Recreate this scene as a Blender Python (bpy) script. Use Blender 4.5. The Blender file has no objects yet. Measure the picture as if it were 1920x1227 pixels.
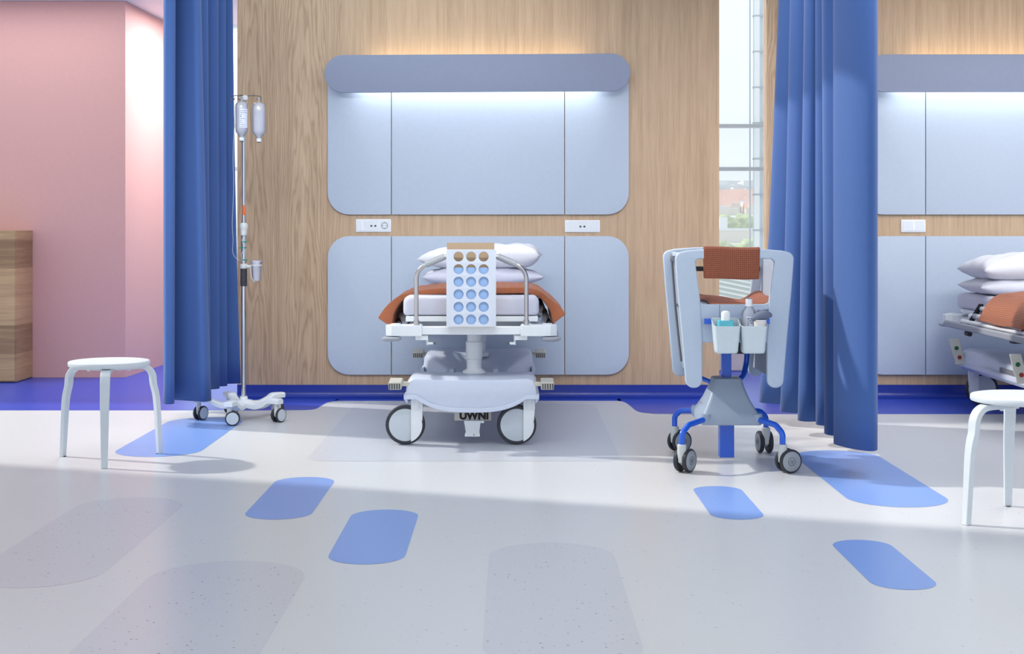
import bpy, bmesh, math, random
from mathutils import Vector, Matrix, Euler, Quaternion
random.seed(7)
PI = math.pi
SC = bpy.context.scene
COL = SC.collection
F = 2667.0      # focal length in pixels of the 1920 px wide frame
H = 1.02        # camera height
HZ = 430.0      # horizon row
CX = 960.0

def P(x, y, d):
    """world point seen at pixel (x, y) at distance d"""
    return Vector(((x-CX)*d/F, d, H-(y-HZ)*d/F))
def PX(x, d): return (x-CX)*d/F
def PZ(y, d): return H-(y-HZ)*d/F
def FD(y): return F*H/(y-HZ)          # distance of a floor point seen on row y

# ------------------------------------------------------------------ materials
def lin(c):
    c = c/255.0
    return c/12.92 if c <= 0.04045 else ((c+0.055)/1.055)**2.4
def rgb(c): return (lin(c[0]), lin(c[1]), lin(c[2]), 1.0)
MATS = {}
def mat(name, col, rough=0.5, metal=0.0, alpha=1.0, trans=0.0, coat=0.0, spec=0.5, noise=0.0, nscale=40, bump=0.0, bscale=200, emit=0.0, sheen=0.0, ior=1.45):
    m = bpy.data.materials.new(name); m.use_nodes = True
    nt = m.node_tree; b = nt.nodes['Principled BSDF']
    b.inputs['Base Color'].default_value = rgb(col)
    b.inputs['Roughness'].default_value = rough
    b.inputs['Metallic'].default_value = metal
    b.inputs['Alpha'].default_value = alpha
    b.inputs['Transmission Weight'].default_value = trans
    b.inputs['Coat Weight'].default_value = coat
    b.inputs['Specular IOR Level'].default_value = spec
    b.inputs['IOR'].default_value = ior
    if sheen:
        b.inputs['Sheen Weight'].default_value = sheen
    if emit:
        b.inputs['Emission Color'].default_value = rgb(col); b.inputs['Emission Strength'].default_value = emit
    tc = nt.nodes.new('ShaderNodeTexCoord')
    n = nt.nodes.new('ShaderNodeTexNoise'); n.inputs['Scale'].default_value = nscale; n.inputs['Detail'].default_value = 4
    nt.links.new(tc.outputs['Object'], n.inputs['Vector'])
    hsv = nt.nodes.new('ShaderNodeHueSaturation'); hsv.inputs['Color'].default_value = rgb(col)
    mr = nt.nodes.new('ShaderNodeMapRange'); k = noise if noise else 0.015
    mr.inputs['To Min'].default_value = 1-k; mr.inputs['To Max'].default_value = 1+k
    mr.inputs['From Min'].default_value = 0.3; mr.inputs['From Max'].default_value = 0.7
    nt.links.new(n.outputs['Fac'], mr.inputs['Value']); nt.links.new(mr.outputs['Result'], hsv.inputs['Value'])
    nt.links.new(hsv.outputs['Color'], b.inputs['Base Color'])
    if bump:
        n2 = nt.nodes.new('ShaderNodeTexNoise'); n2.inputs['Scale'].default_value = bscale; n2.inputs['Detail'].default_value = 3
        nt.links.new(tc.outputs['Object'], n2.inputs['Vector'])
        bp = nt.nodes.new('ShaderNodeBump'); bp.inputs['Strength'].default_value = bump; bp.inputs['Distance'].default_value = 0.01
        nt.links.new(n2.outputs['Fac'], bp.inputs['Height']); nt.links.new(bp.outputs['Normal'], b.inputs['Normal'])
    MATS[name] = m
    return m

def nodes(m): return m.node_tree.nodes, m.node_tree.links
def math_node(nt, op, a, b=None, c=None):
    n = nt.nodes.new('ShaderNodeMath'); n.operation = op
    for i, v in enumerate((a, b, c)):
        if v is None: continue
        if isinstance(v, (int, float)): n.inputs[i].default_value = v
        else: nt.links.new(v, n.inputs[i])
    return n.outputs[0]

def wood(name, c1, c2, cathedral=None, horizontal=False, plank=0.0, rough=0.45):
    """oak veneer: fine stretched grain, slow streaks, optional cathedral figure where X lies inside `cathedral`"""
    m = bpy.data.materials.new(name); m.use_nodes = True; nt = m.node_tree; b = nt.nodes['Principled BSDF']
    tc = nt.nodes.new('ShaderNodeTexCoord'); sep = nt.nodes.new('ShaderNodeSeparateXYZ')
    nt.links.new(tc.outputs['Object'], sep.inputs[0])
    X, Y, Z = sep.outputs
    across = math_node(nt, 'ADD', X, math_node(nt, 'MULTIPLY', Y, 0.77)); along = Z
    if horizontal:
        across, along = Z, math_node(nt, 'ADD', X, Y)
    def noise_at(sa, sl, detail=4, off=0.0):
        cb = nt.nodes.new('ShaderNodeCombineXYZ')
        nt.links.new(math_node(nt, 'MULTIPLY', across, sa), cb.inputs[0])
        nt.links.new(math_node(nt, 'MULTIPLY', along, sl), cb.inputs[1])
        cb.inputs[2].default_value = off
        n = nt.nodes.new('ShaderNodeTexNoise'); n.inputs['Scale'].default_value = 1.0; n.inputs['Detail'].default_value = detail
        n.inputs['Roughness'].default_value = 0.55
        nt.links.new(cb.outputs[0], n.inputs['Vector'])
        return n.outputs['Fac']
    fine = noise_at(150, 5, 5); mid = noise_at(32, 1.0, 3, 5.0); slow = noise_at(5, 0.35, 2, 9.0)
    v = math_node(nt, 'ADD', math_node(nt, 'MULTIPLY', fine, 0.38), math_node(nt, 'ADD', math_node(nt, 'MULTIPLY', mid, 0.42), math_node(nt, 'MULTIPLY', slow, 0.2)))
    if cathedral:
        x0, x1, w = cathedral
        u = math_node(nt, 'SUBTRACT', math_node(nt, 'FRACT', math_node(nt, 'DIVIDE', math_node(nt, 'SUBTRACT', X, x0), w)), 0.5)
        u2 = math_node(nt, 'MULTIPLY', math_node(nt, 'MULTIPLY', u, u), 5.5)
        wob = math_node(nt, 'MULTIPLY', noise_at(9, 1.1, 3, 2.0), 1.3)
        ph = math_node(nt, 'MULTIPLY', math_node(nt, 'ADD', math_node(nt, 'ADD', u2, math_node(nt, 'MULTIPLY', Z, 0.42)), wob), 34.0)
        ring = math_node(nt, 'MULTIPLY', math_node(nt, 'ADD', math_node(nt, 'SINE', ph), 1.0), 0.5)
        ring = math_node(nt, 'POWER', ring, 3.0)
        inside = math_node(nt, 'MULTIPLY', math_node(nt, 'GREATER_THAN', X, x0), math_node(nt, 'LESS_THAN', X, x1))
        v = math_node(nt, 'SUBTRACT', v, math_node(nt, 'MULTIPLY', math_node(nt, 'MULTIPLY', ring, inside), 0.17))
    if plank:
        cell = math_node(nt, 'FLOOR', math_node(nt, 'DIVIDE', across, plank))
        wn = nt.nodes.new('ShaderNodeTexWhiteNoise'); wn.noise_dimensions = '1D'
        nt.links.new(cell, wn.inputs['W'])
        v = math_node(nt, 'ADD', v, math_node(nt, 'MULTIPLY', math_node(nt, 'SUBTRACT', wn.outputs['Value'], 0.5), 0.28))
    rp = nt.nodes.new('ShaderNodeValToRGB')
    rp.color_ramp.elements[0].position = 0.28; rp.color_ramp.elements[0].color = rgb(c1)
    rp.color_ramp.elements[1].position = 0.70; rp.color_ramp.elements[1].color = rgb(c2)
    nt.links.new(v, rp.inputs['Fac']); nt.links.new(rp.outputs['Color'], b.inputs['Base Color'])
    b.inputs['Roughness'].default_value = rough
    bp = nt.nodes.new('ShaderNodeBump'); bp.inputs['Strength'].default_value = 0.06; bp.inputs['Distance'].default_value = 0.002
    nt.links.new(fine, bp.inputs['Height']); nt.links.new(bp.outputs['Normal'], b.inputs['Normal'])
    MATS[name] = m; return m

def waffle(name, c_hi, c_lo, size=0.0095):
    m = bpy.data.materials.new(name); m.use_nodes = True; nt = m.node_tree; b = nt.nodes['Principled BSDF']
    uv = nt.nodes.new('ShaderNodeUVMap'); sep = nt.nodes.new('ShaderNodeSeparateXYZ'); nt.links.new(uv.outputs[0], sep.inputs[0])
    e = []
    for o in sep.outputs[:2]:
        f = math_node(nt, 'FRACT', math_node(nt, 'DIVIDE', o, size))
        e.append(math_node(nt, 'MULTIPLY', math_node(nt, 'ABSOLUTE', math_node(nt, 'SUBTRACT', f, 0.5)), 2.0))
    h = math_node(nt, 'POWER', math_node(nt, 'MAXIMUM', e[0], e[1]), 1.6)
    mx = nt.nodes.new('ShaderNodeMix'); mx.data_type = 'RGBA'
    mx.inputs[6].default_value = rgb(c_lo); mx.inputs[7].default_value = rgb(c_hi)
    nt.links.new(h, mx.inputs[0]); nt.links.new(mx.outputs[2], b.inputs['Base Color'])
    b.inputs['Roughness'].default_value = 0.9; b.inputs['Sheen Weight'].default_value = 0.15; b.inputs['Specular IOR Level'].default_value = 0.2
    bp = nt.nodes.new('ShaderNodeBump'); bp.inputs['Strength'].default_value = 0.7; bp.inputs['Distance'].default_value = 0.003
    nt.links.new(h, bp.inputs['Height']); nt.links.new(bp.outputs['Normal'], b.inputs['Normal'])
    MATS[name] = m; return m

def vinyl(name, base, speck, density, cell, rough=0.28, lightspeck=None):
    """speckled sheet vinyl"""
    m = bpy.data.materials.new(name); m.use_nodes = True; nt = m.node_tree; b = nt.nodes['Principled BSDF']
    tc = nt.nodes.new('ShaderNodeTexCoord')
    vo = nt.nodes.new('ShaderNodeTexVoronoi'); vo.inputs['Scale'].default_value = 1.0/cell; vo.inputs['Randomness'].default_value = 1.0
    nt.links.new(tc.outputs['Object'], vo.inputs['Vector'])
    sep = nt.nodes.new('ShaderNodeSeparateColor'); nt.links.new(vo.outputs['Color'], sep.inputs[0])
    pick = math_node(nt, 'LESS_THAN', sep.outputs[0], density)
    size = math_node(nt, 'ADD', math_node(nt, 'MULTIPLY', sep.outputs[1], 0.16), 0.07)
    near = math_node(nt, 'LESS_THAN', vo.outputs['Distance'], size)
    fac = math_node(nt, 'MULTIPLY', math_node(nt, 'MULTIPLY', pick, near), math_node(nt, 'ADD', math_node(nt, 'MULTIPLY', sep.outputs[2], 0.6), 0.25))
    no = nt.nodes.new('ShaderNodeTexNoise'); no.inputs['Scale'].default_value = 55; no.inputs['Detail'].default_value = 4
    nt.links.new(tc.outputs['Object'], no.inputs['Vector'])
    hs = nt.nodes.new('ShaderNodeHueSaturation'); hs.inputs['Color'].default_value = rgb(base)
    nt.links.new(math_node(nt, 'ADD', math_node(nt, 'MULTIPLY', no.outputs['Fac'], 0.05), 0.975), hs.inputs['Value'])
    mx = nt.nodes.new('ShaderNodeMix'); mx.data_type = 'RGBA'; mx.inputs[7].default_value = rgb(speck)
    nt.links.new(hs.outputs[0], mx.inputs[6]); nt.links.new(fac, mx.inputs[0])
    nt.links.new(mx.outputs[2], b.inputs['Base Color'])
    b.inputs['Roughness'].default_value = rough; b.inputs['Specular IOR Level'].default_value = 0.45
    MATS[name] = m; return m

def clearish(name, col, opacity, rough=0.1, tl_mix=0.5):
    """thin clear or milky plastic: part see-through, part diffuse/translucent, with a gloss"""
    m = bpy.data.materials.new(name); m.use_nodes = True; nt = m.node_tree
    for n in list(nt.nodes):
        if n.type != 'OUTPUT_MATERIAL': nt.nodes.remove(n)
    out = [n for n in nt.nodes if n.type == 'OUTPUT_MATERIAL'][0]
    tr = nt.nodes.new('ShaderNodeBsdfTransparent'); tr.inputs[0].default_value = (0.97, 0.98, 1, 1)
    di = nt.nodes.new('ShaderNodeBsdfDiffuse'); di.inputs[0].default_value = rgb(col)
    tl = nt.nodes.new('ShaderNodeBsdfTranslucent'); tl.inputs[0].default_value = rgb(col)
    gl = nt.nodes.new('ShaderNodeBsdfGlossy'); gl.inputs['Roughness'].default_value = rough
    a = nt.nodes.new('ShaderNodeMixShader'); a.inputs[0].default_value = tl_mix
    nt.links.new(di.outputs[0], a.inputs[1]); nt.links.new(tl.outputs[0], a.inputs[2])
    b = nt.nodes.new('ShaderNodeMixShader'); b.inputs[0].default_value = opacity
    nt.links.new(tr.outputs[0], b.inputs[1]); nt.links.new(a.outputs[0], b.inputs[2])
    fr = nt.nodes.new('ShaderNodeFresnel'); fr.inputs[0].default_value = 1.35
    c = nt.nodes.new('ShaderNodeMixShader'); nt.links.new(fr.outputs[0], c.inputs[0])
    nt.links.new(b.outputs[0], c.inputs[1]); nt.links.new(gl.outputs[0], c.inputs[2])
    nt.links.new(c.outputs[0], out.inputs[0])
    MATS[name] = m; return m

# ------------------------------------------------------------------ mesh builder
def spline(pts, n=8, closed=False):
    """Catmull-Rom through points of any dimension"""
    pts = [Vector(p) for p in pts]; out = []; N = len(pts)
    rng = range(N) if closed else range(N-1)
    for i in rng:
        p1, p2 = pts[i], pts[(i+1) % N]
        p0 = pts[(i-1) % N] if (closed or i > 0) else p1*2-p2
        p3 = pts[(i+2) % N] if (closed or i+2 < N) else p2*2-p1
        for k in range(n):
            t = k/n; t2 = t*t; t3 = t2*t
            out.append(0.5*((2*p1)+(p2-p0)*t+(2*p0-5*p1+4*p2-p3)*t2+(3*p1-p0-3*p2+p3)*t3))
    if not closed: out.append(pts[-1].copy())
    return out

def fillet(pts, radii, n=6, closed=True):
    """round the corners of a polygon (2-D or 3-D points)"""
    pts = [Vector(p) for p in pts]; N = len(pts); out = []
    if isinstance(radii, (int, float)): radii = [radii]*N
    for i, p in enumerate(pts):
        if not closed and i in (0, N-1): out.append(p); continue
        a, b = pts[i-1], pts[(i+1) % N]; r = radii[i]
        u = (a-p); v = (b-p); lu, lv = u.length, v.length; u = u/lu; v = v/lv
        ang = u.angle(v, 0)
        if r <= 0 or ang > PI-1e-3: out.append(p); continue
        t = min(r/math.tan(ang/2), lu*0.49, lv*0.49); rr = t*math.tan(ang/2)
        c = p+(u+v).normalized()*(rr/math.sin(ang/2))
        s = p+u*t-c; e = p+v*t-c
        tot = s.angle(e, 0)
        for k in range(n+1):
            w = k/n
            if tot < 1e-4: q = s.lerp(e, w)
            else: q = (s*math.sin((1-w)*tot)+e*math.sin(w*tot))/math.sin(tot)
            out.append(c+q)
    return out

def stadium(cx, cy, w, l, n=20):
    """2-D pill of width w (x) and length l (y)"""
    r = w/2; h = l/2-r; o = []
    for k in range(n+1):
        a = PI*k/n; o.append((cx+r*math.cos(a), cy+h+r*math.sin(a)))
    for k in range(n+1):
        a = PI+PI*k/n; o.append((cx+r*math.cos(a), cy-h+r*math.sin(a)))
    return o
def rrect(x0, y0, x1, y1, r, n=8):
    return [tuple(p[:2]) for p in fillet([(x0, y0, 0), (x1, y0, 0), (x1, y1, 0), (x0, y1, 0)], r, n)]
def circle(cx, cy, r, n=28):
    return [(cx+r*math.cos(2*PI*k/n), cy+r*math.sin(2*PI*k/n)) for k in range(n)]

class MB:
    def __init__(s): s.v = []; s.f = []; s.m = []; s.uv = {}
    def add(s, vs, fs, mi=0, T=None):
        o = len(s.v)
        s.v += [tuple((T @ Vector(v)) if T is not None else v) for v in vs]
        for f in fs: s.f.append(tuple(o+i for i in f)); s.m.append(mi)
        return o
    def box(s, c, d, T=None, mi=0):
        x, y, z = c; a, b, e = d[0]/2, d[1]/2, d[2]/2
        vs = [(x+i*a, y+j*b, z+k*e) for i in (-1, 1) for j in (-1, 1) for k in (-1, 1)]
        s.add(vs, [(0, 1, 3, 2), (4, 6, 7, 5), (0, 4, 5, 1), (2, 3, 7, 6), (0, 2, 6, 4), (1, 5, 7, 3)], mi, T); return s
    def bb(s, lo, hi, T=None, mi=0):
        return s.box([(a+b)/2 for a, b in zip(lo, hi)], [abs(b-a) for a, b in zip(lo, hi)], T, mi)
    def tube(s, pts, r, seg=14, caps=True, closed=False, mi=0, flat=1.0):
        pts = [Vector(p) for p in pts]; N = len(pts)
        rs = r if isinstance(r, (list, tuple)) else [r]*N
        tan = []
        for i in range(N):
            a = pts[i-1] if (i > 0 or closed) else pts[i]
            b = pts[(i+1) % N] if (i < N-1 or closed) else pts[i]
            t = (b-a); tan.append(t.normalized() if t.length > 1e-9 else Vector((0, 0, 1)))
        up = Vector((0, 0, 1)) if abs(tan[0].z) < 0.9 else Vector((0, 1, 0))
        n = (up-tan[0]*up.dot(tan[0])).normalized()
        vs = []
        for i in range(N):
            n = (n-tan[i]*n.dot(tan[i])).normalized(); b = tan[i].cross(n)
            for k in range(seg):
                a = 2*PI*k/seg; vs.append(pts[i]+(n*math.cos(a)*flat+b*math.sin(a))*rs[i])
        fs = []
        for i in range(N if closed else N-1):
            j = (i+1) % N
            for k in range(seg):
                l = (k+1) % seg; fs.append((i*seg+k, i*seg+l, j*seg+l, j*seg+k))
        if caps and not closed:
            fs.append(tuple(range(seg-1, -1, -1))); fs.append(tuple((N-1)*seg+k for k in range(seg)))
        s.add(vs, fs, mi); return s
    def cyl(s, p0, p1, r0, r1=None, seg=24, mi=0):
        return s.tube([p0, p1], [r0, r0 if r1 is None else r1], seg, mi=mi)
    def lathe(s, prof, seg=32, T=None, mi=0, closed=False):
        """prof: (radius, height) pairs around local z"""
        vs = []; N = len(prof)
        for r, z in prof:
            for k in range(seg):
                a = 2*PI*k/seg; vs.append((r*math.cos(a), r*math.sin(a), z))
        fs = []
        for i in range(N if closed else N-1):
            j = (i+1) % N
            for k in range(seg):
                l = (k+1) % seg; fs.append((i*seg+k, i*seg+l, j*seg+l, j*seg+k))
        if not closed:
            if prof[0][0] > 1e-6: fs.append(tuple(range(seg-1, -1, -1)))
            if prof[-1][0] > 1e-6: fs.append(tuple((N-1)*seg+k for k in range(seg)))
        s.add(vs, fs, mi, T); return s
    def loft(s, rings, caps=True, mi=0, T=None, closed=True):
        n = len(rings[0]); vs = [p for r in rings for p in r]; fs = []
        for i in range(len(rings)-1):
            for k in range(n if closed else n-1):
                l = (k+1) % n; fs.append((i*n+k, i*n+l, (i+1)*n+l, (i+1)*n+k))
        if caps and closed:
            fs.append(tuple(range(n-1, -1, -1))); fs.append(tuple((len(rings)-1)*n+k for k in range(n)))
        s.add(vs, fs, mi, T); return s
    def prism(s, poly, a, b, plane='xz', mi=0, T=None):
        """extrude a 2-D polygon: 'xz' along y from a to b, 'xy' along z, 'yz' along x"""
        def q(p, t): return {'xz': (p[0], t, p[1]), 'xy': (p[0], p[1], t), 'yz': (t, p[0], p[1])}[plane]
        return s.loft([[q(p, a) for p in poly], [q(p, b) for p in poly]], True, mi, T)
    def face(s, pts, mi=0): s.add(pts, [tuple(range(len(pts)))], mi); return s
    def grid(s, fn, nu, nv, mi=0, uv=None):
        vs = [fn(i/nu, j/nv) for i in range(nu+1) for j in range(nv+1)]; w = nv+1
        fs = [(i*w+j, (i+1)*w+j, (i+1)*w+j+1, i*w+j+1) for i in range(nu) for j in range(nv)]
        o = s.add(vs, fs, mi)
        if uv:
            for i in range(nu+1):
                for j in range(nv+1): s.uv[o+i*w+j] = uv(i/nu, j/nv)
        return s
    def build(s, name, m, parent=None, bevel=0.0, seg=2, smooth=35, solid=0.0, solid_off=0.0, sub=0, fix=True):
        me = bpy.data.meshes.new(name); me.from_pydata(s.v, [], s.f)
        ms = m if isinstance(m, (list, tuple)) else [m]
        for k in ms: me.materials.append(MATS[k] if isinstance(k, str) else k)
        for p, i in zip(me.polygons, s.m): p.material_index = i
        if s.uv:
            l = me.uv_layers.new(name='UVMap')
            for lp in me.loops: l.data[lp.index].uv = s.uv.get(lp.vertex_index, (0, 0))
        if fix:
            bm = bmesh.new(); bm.from_mesh(me)
            bmesh.ops.recalc_face_normals(bm, faces=bm.faces); bm.to_mesh(me); bm.free()
        me.update()
        o = bpy.data.objects.new(name, me); COL.objects.link(o)
        if parent is not None: o.parent = parent
        if smooth:
            for p in me.polygons: p.use_smooth = True
            if smooth < 180: me.set_sharp_from_angle(angle=math.radians(smooth))
        if solid:
            q = o.modifiers.new('thickness', 'SOLIDIFY'); q.thickness = solid; q.offset = solid_off
        if bevel:
            q = o.modifiers.new('round', 'BEVEL'); q.width = bevel; q.segments = seg; q.limit_method = 'ANGLE'; q.angle_limit = math.radians(35)
            q.harden_normals = False
        if sub:
            q = o.modifiers.new('smooth', 'SUBSURF'); q.levels = sub; q.render_levels = sub
        return o

def plate(name, outer, holes, thick, m, parent=None, bevel=0.0, origin=(0, 0, 0), plane='xz', res=2):
    """flat plate with real holes; outline in (x, z), front face at y = origin.y, thickness away from the viewer"""
    cu = bpy.data.curves.new(name+'_outline', 'CURVE'); cu.dimensions = '2D'; cu.fill_mode = 'BOTH'
    for poly in [outer]+list(holes):
        sp = cu.splines.new('POLY'); sp.points.add(len(poly)-1)
        for q, p in zip(sp.points, poly): q.co = (p[0], p[1], 0, 1)
        sp.use_cyclic_u = True
    cu.extrude = thick/2-bevel; cu.bevel_depth = bevel; cu.bevel_resolution = res; cu.offset = -bevel
    tmp = bpy.data.objects.new('tmp_outline', cu); COL.objects.link(tmp)
    dg = bpy.context.evaluated_depsgraph_get(); dg.update()
    me = bpy.data.meshes.new_from_object(tmp.evaluated_get(dg))
    bpy.data.objects.remove(tmp); bpy.data.curves.remove(cu)
    ox, oy, oz = origin
    if plane == 'xz':
        for v in me.vertices:
            x, y, z = v.co; v.co = (x+ox, oy+thick/2-z, y+oz)
    elif plane == 'yz':
        for v in me.vertices:
            x, y, z = v.co; v.co = (ox+z, x+oy, y+oz)
    else:
        for v in me.vertices:
            x, y, z = v.co; v.co = (x+ox, y+oy, oz+z)
    me.materials.clear(); me.materials.append(MATS[m])
    bm = bmesh.new(); bm.from_mesh(me); bmesh.ops.remove_doubles(bm, verts=bm.verts, dist=1e-5)
    bmesh.ops.recalc_face_normals(bm, faces=bm.faces); bm.to_mesh(me); bm.free()
    for p in me.polygons: p.use_smooth = True; p.material_index = 0
    me.set_sharp_from_angle(angle=math.radians(30))
    o = bpy.data.objects.new(name, me); COL.objects.link(o)
    if parent is not None: o.parent = parent
    return o

def words(name, text, size, m, parent, loc, rot=(PI/2, 0, 0), bold=0.0, depth=0.0003, align='LEFT'):
    """lettering turned into a mesh"""
    cu = bpy.data.curves.new(name+'_text', 'FONT'); cu.body = text; cu.size = size; cu.extrude = depth; cu.offset = bold
    cu.align_x = align
    tmp = bpy.data.objects.new('tmp_text', cu); COL.objects.link(tmp)
    dg = bpy.context.evaluated_depsgraph_get(); dg.update()
    me = bpy.data.meshes.new_from_object(tmp.evaluated_get(dg))
    bpy.data.objects.remove(tmp); bpy.data.curves.remove(cu)
    me.materials.clear(); me.materials.append(MATS[m])
    o = bpy.data.objects.new(name, me); COL.objects.link(o); o.parent = parent
    o.location = loc; o.rotation_euler = rot
    return o

def tag(o, label=None, cat=None, group=None, kind=None):
    if label: o['label'] = label
    if cat: o['category'] = cat
    if group: o['group'] = group
    if kind: o['kind'] = kind
    return o
def thing(name, loc, label, cat, group=None, rotz=0.0):
    o = bpy.data.objects.new(name, None); COL.objects.link(o); o.empty_display_size = 0.1
    o.location = loc; o.rotation_euler = (0, 0, rotz)
    return tag(o, label, cat, group)
def struct(o): o['kind'] = 'structure'; return o
# ------------------------------------------------------------------ palette
mat('white_paint', (232, 232, 230), 0.55)
mat('pink_paint', (215, 166, 162), 0.6)
mat('panel', (184, 196, 212), 0.5, spec=0.3)
mat('panel_edge', (110, 122, 145), 0.6)
mat('shade_paint', (142, 151, 174), 0.5, spec=0.3)
mat('white_plastic', (226, 231, 236), 0.35)
mat('bed_plastic', (204, 212, 230), 0.38)
mat('bed_metal', (228, 232, 236), 0.35)
mat('grey_plastic', (150, 155, 165), 0.45)
mat('mid_grey', (118, 120, 128), 0.5)
mat('rubber', (52, 54, 62), 0.6)
mat('black_plastic', (28, 28, 32), 0.5)
mat('pedal_beige', (200, 198, 188), 0.5)
mat('slot_dark', (70, 72, 74), 0.6)
mat('steel', (190, 186, 186), 0.22, metal=1.0)
mat('chrome', (200, 200, 205), 0.12, metal=1.0)
mat('dark_steel', (110, 108, 110), 0.3, metal=1.0)
mat('wheel_cover', (196, 204, 212), 0.4)
mat('linen', (218, 220, 228), 0.85, bump=0.12, bscale=60, spec=0.2)
mat('sheet', (202, 203, 217), 0.85, bump=0.10, bscale=40, spec=0.2)
mat('holder_white', (214, 220, 232), 0.5)
mat('holder_tan', (190, 164, 134), 0.6)
mat('folder_blue', (158, 190, 232), 0.6)
mat('cart_shell', (186, 200, 218), 0.42)
mat('cart_recess', (170, 178, 194), 0.5)
mat('cart_base', (150, 164, 184), 0.45)
mat('cart_blue', (20, 92, 214), 0.3, coat=0.4)
mat('caster_stem', (200, 204, 204), 0.5)
mat('caster_tyre', (44, 46, 54), 0.5)
mat('caster_face', (150, 156, 166), 0.45)
mat('bin_white', (204, 215, 221), 0.35)
mat('teal', (96, 196, 214), 0.35)
mat('cap_white', (240, 242, 246), 0.4)
mat('stool_paint', (206, 213, 220), 0.45)
mat('green_dot', (10, 92, 60), 0.5)
mat('red_dot', (150, 48, 36), 0.5)
mat('green_clamp', (20, 130, 100), 0.5)
mat('orange_clip', (214, 98, 36), 0.5)
mat('label_paper', (214, 220, 238), 0.7)
mat('ink', (30, 34, 60), 0.7)
mat('ink_black', (16, 16, 20), 0.6)
mat('tag_grey', (196, 190, 186), 0.6)
mat('mesh_cloth', (120, 128, 152), 0.9, bump=0.5, bscale=500)
mat('cup_white', (222, 218, 218), 0.6)
mat('curtain', (68, 99, 159), 0.75, sheen=0.15, spec=0.25, bump=0.05, bscale=900)
mat('frame_grey', (196, 206, 210), 0.5)
mat('tower_white', (236, 238, 240), 0.7)
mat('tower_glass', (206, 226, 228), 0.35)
mat('tower_line', (130, 150, 160), 0.6)
mat('leaf', (178, 194, 140), 0.9, noise=0.25, nscale=0.5)
mat('bark', (110, 90, 70), 0.9)
mat('roof_orange', (222, 178, 158), 0.8)
mat('house_wall', (232, 224, 212), 0.8)
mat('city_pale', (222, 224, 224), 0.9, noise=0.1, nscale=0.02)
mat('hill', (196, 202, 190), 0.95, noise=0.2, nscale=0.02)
mat('louvre', (226, 230, 224), 0.7)
mat('louvre_gap', (158, 172, 158), 0.8)
mat('cove_blue', (28, 52, 148), 0.3)
wood('oak', (166, 137, 108), (213, 184, 152), cathedral=(-1.72, -1.03, 0.31))
wood('oak_right', (166, 137, 108), (213, 184, 152), cathedral=(1.5, 1.74, 0.24))
wood('cabinet_oak', (140, 108, 76), (206, 170, 126), horizontal=True, plank=0.19)
waffle('terracotta', (186, 116, 82), (140, 78, 54), 0.0105)
waffle('terracotta_towel', (172, 104, 80), (128, 70, 52), 0.0085)
vinyl('floor_white', (208, 210, 214), (168, 174, 192), 0.24, 0.020, rough=0.3)
vinyl('floor_grey', (198, 200, 208), (92, 98, 124), 0.55, 0.017, rough=0.3)
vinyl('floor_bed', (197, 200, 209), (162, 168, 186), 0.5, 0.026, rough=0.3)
vinyl('floor_blue', (40, 72, 188), (70, 80, 170), 0.3, 0.02, rough=0.3)
vinyl('floor_pill', (124, 158, 224), (112, 144, 212), 0.3, 0.02, rough=0.32)
clearish('bottle_clear', (240, 243, 255), 0.42, 0.08, 0.2)
clearish('liquid', (222, 228, 250), 0.35, 0.1, 0.2)
clearish('grip_clear', (226, 234, 240), 0.6, 0.25)
clearish('cup_clear', (236, 236, 250), 0.38, 0.1, 0.2)
clearish('tubing', (226, 230, 236), 0.75, 0.2)
clearish('haze_pane', (244, 247, 248), 0.24, 0.02)  # milky white mixed into the glass stands in for outdoor haze

# ------------------------------------------------------------------ setting
WY = 8.60            # front face of the timber partitions
FY = 11.0            # glass facade
CZ = 2.59            # ceiling height

# floor: white sheet, blue zone, pills and grey patches in one mesh
fl = MB()
FM = ['floor_white', 'floor_blue', 'floor_pill', 'floor_grey', 'floor_bed']
fl.bb((-9, 0.6, -0.12), (9, 11.6, 0), mi=0)
edge = [(-9, 8.0), (-1.35, 8.0), (-1.16, 8.01), (-1.115, 8.06), (-1.10, 8.20), (-1.085, 8.36), (-1.04, 8.43), (-0.9, 8.447),
        (0.50, 8.447), (0.63, 8.435), (0.665, 8.37), (0.68, 8.22), (0.695, 8.0), (0.715, 7.91), (0.78, 7.86), (0.95, 7.84)]
mid_pts = spline([Vector((a, b, 0)) for a, b in edge[2:14]], 5)
line = [(-9, 8.0), (-1.35, 8.0)]+[(p.x, p.y) for p in mid_pts]+[(0.78, 7.85), (0.95, 7.84), (9, 7.84)]
vs = []; fs = []
for a, b in line: vs += [(a, b, 0.0004), (a, 11.6, 0.0004)]
for i in range(len(line)-1): fs.append((2*i, 2*i+2, 2*i+3, 2*i+1))
fl.add(vs, fs, 1)
def inlay(poly, mi, z): fl.face([(p[0], p[1], z) for p in poly], mi)
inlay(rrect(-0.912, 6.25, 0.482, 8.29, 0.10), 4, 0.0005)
for cx, w, d0, d1 in ((-0.453, 0.24, 4.324, 5.17), (-0.837, 0.24, 4.991, 5.849), (0.803, 0.19, 4.991, 5.643), (1.128, 0.19, 4.018, 4.666),
                      (1.457, 0.38, 5.21, 6.554), (-1.625, 0.395, 6.363, 7.705)):
    inlay(stadium(cx, (d0+d1)/2, w, d1-d0), 2, 0.0006)
for cx, w, d0, d1 in ((0.124, 0.392, 3.28, 4.626), (-0.835, 0.46, 3.03, 4.373), (-1.408, 0.395, 4.04, 5.408)):
    inlay(stadium(cx, (d0+d1)/2, w, d1-d0), 3, 0.0003)
struct(fl.build('floor', FM, smooth=0, fix=False))

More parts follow.
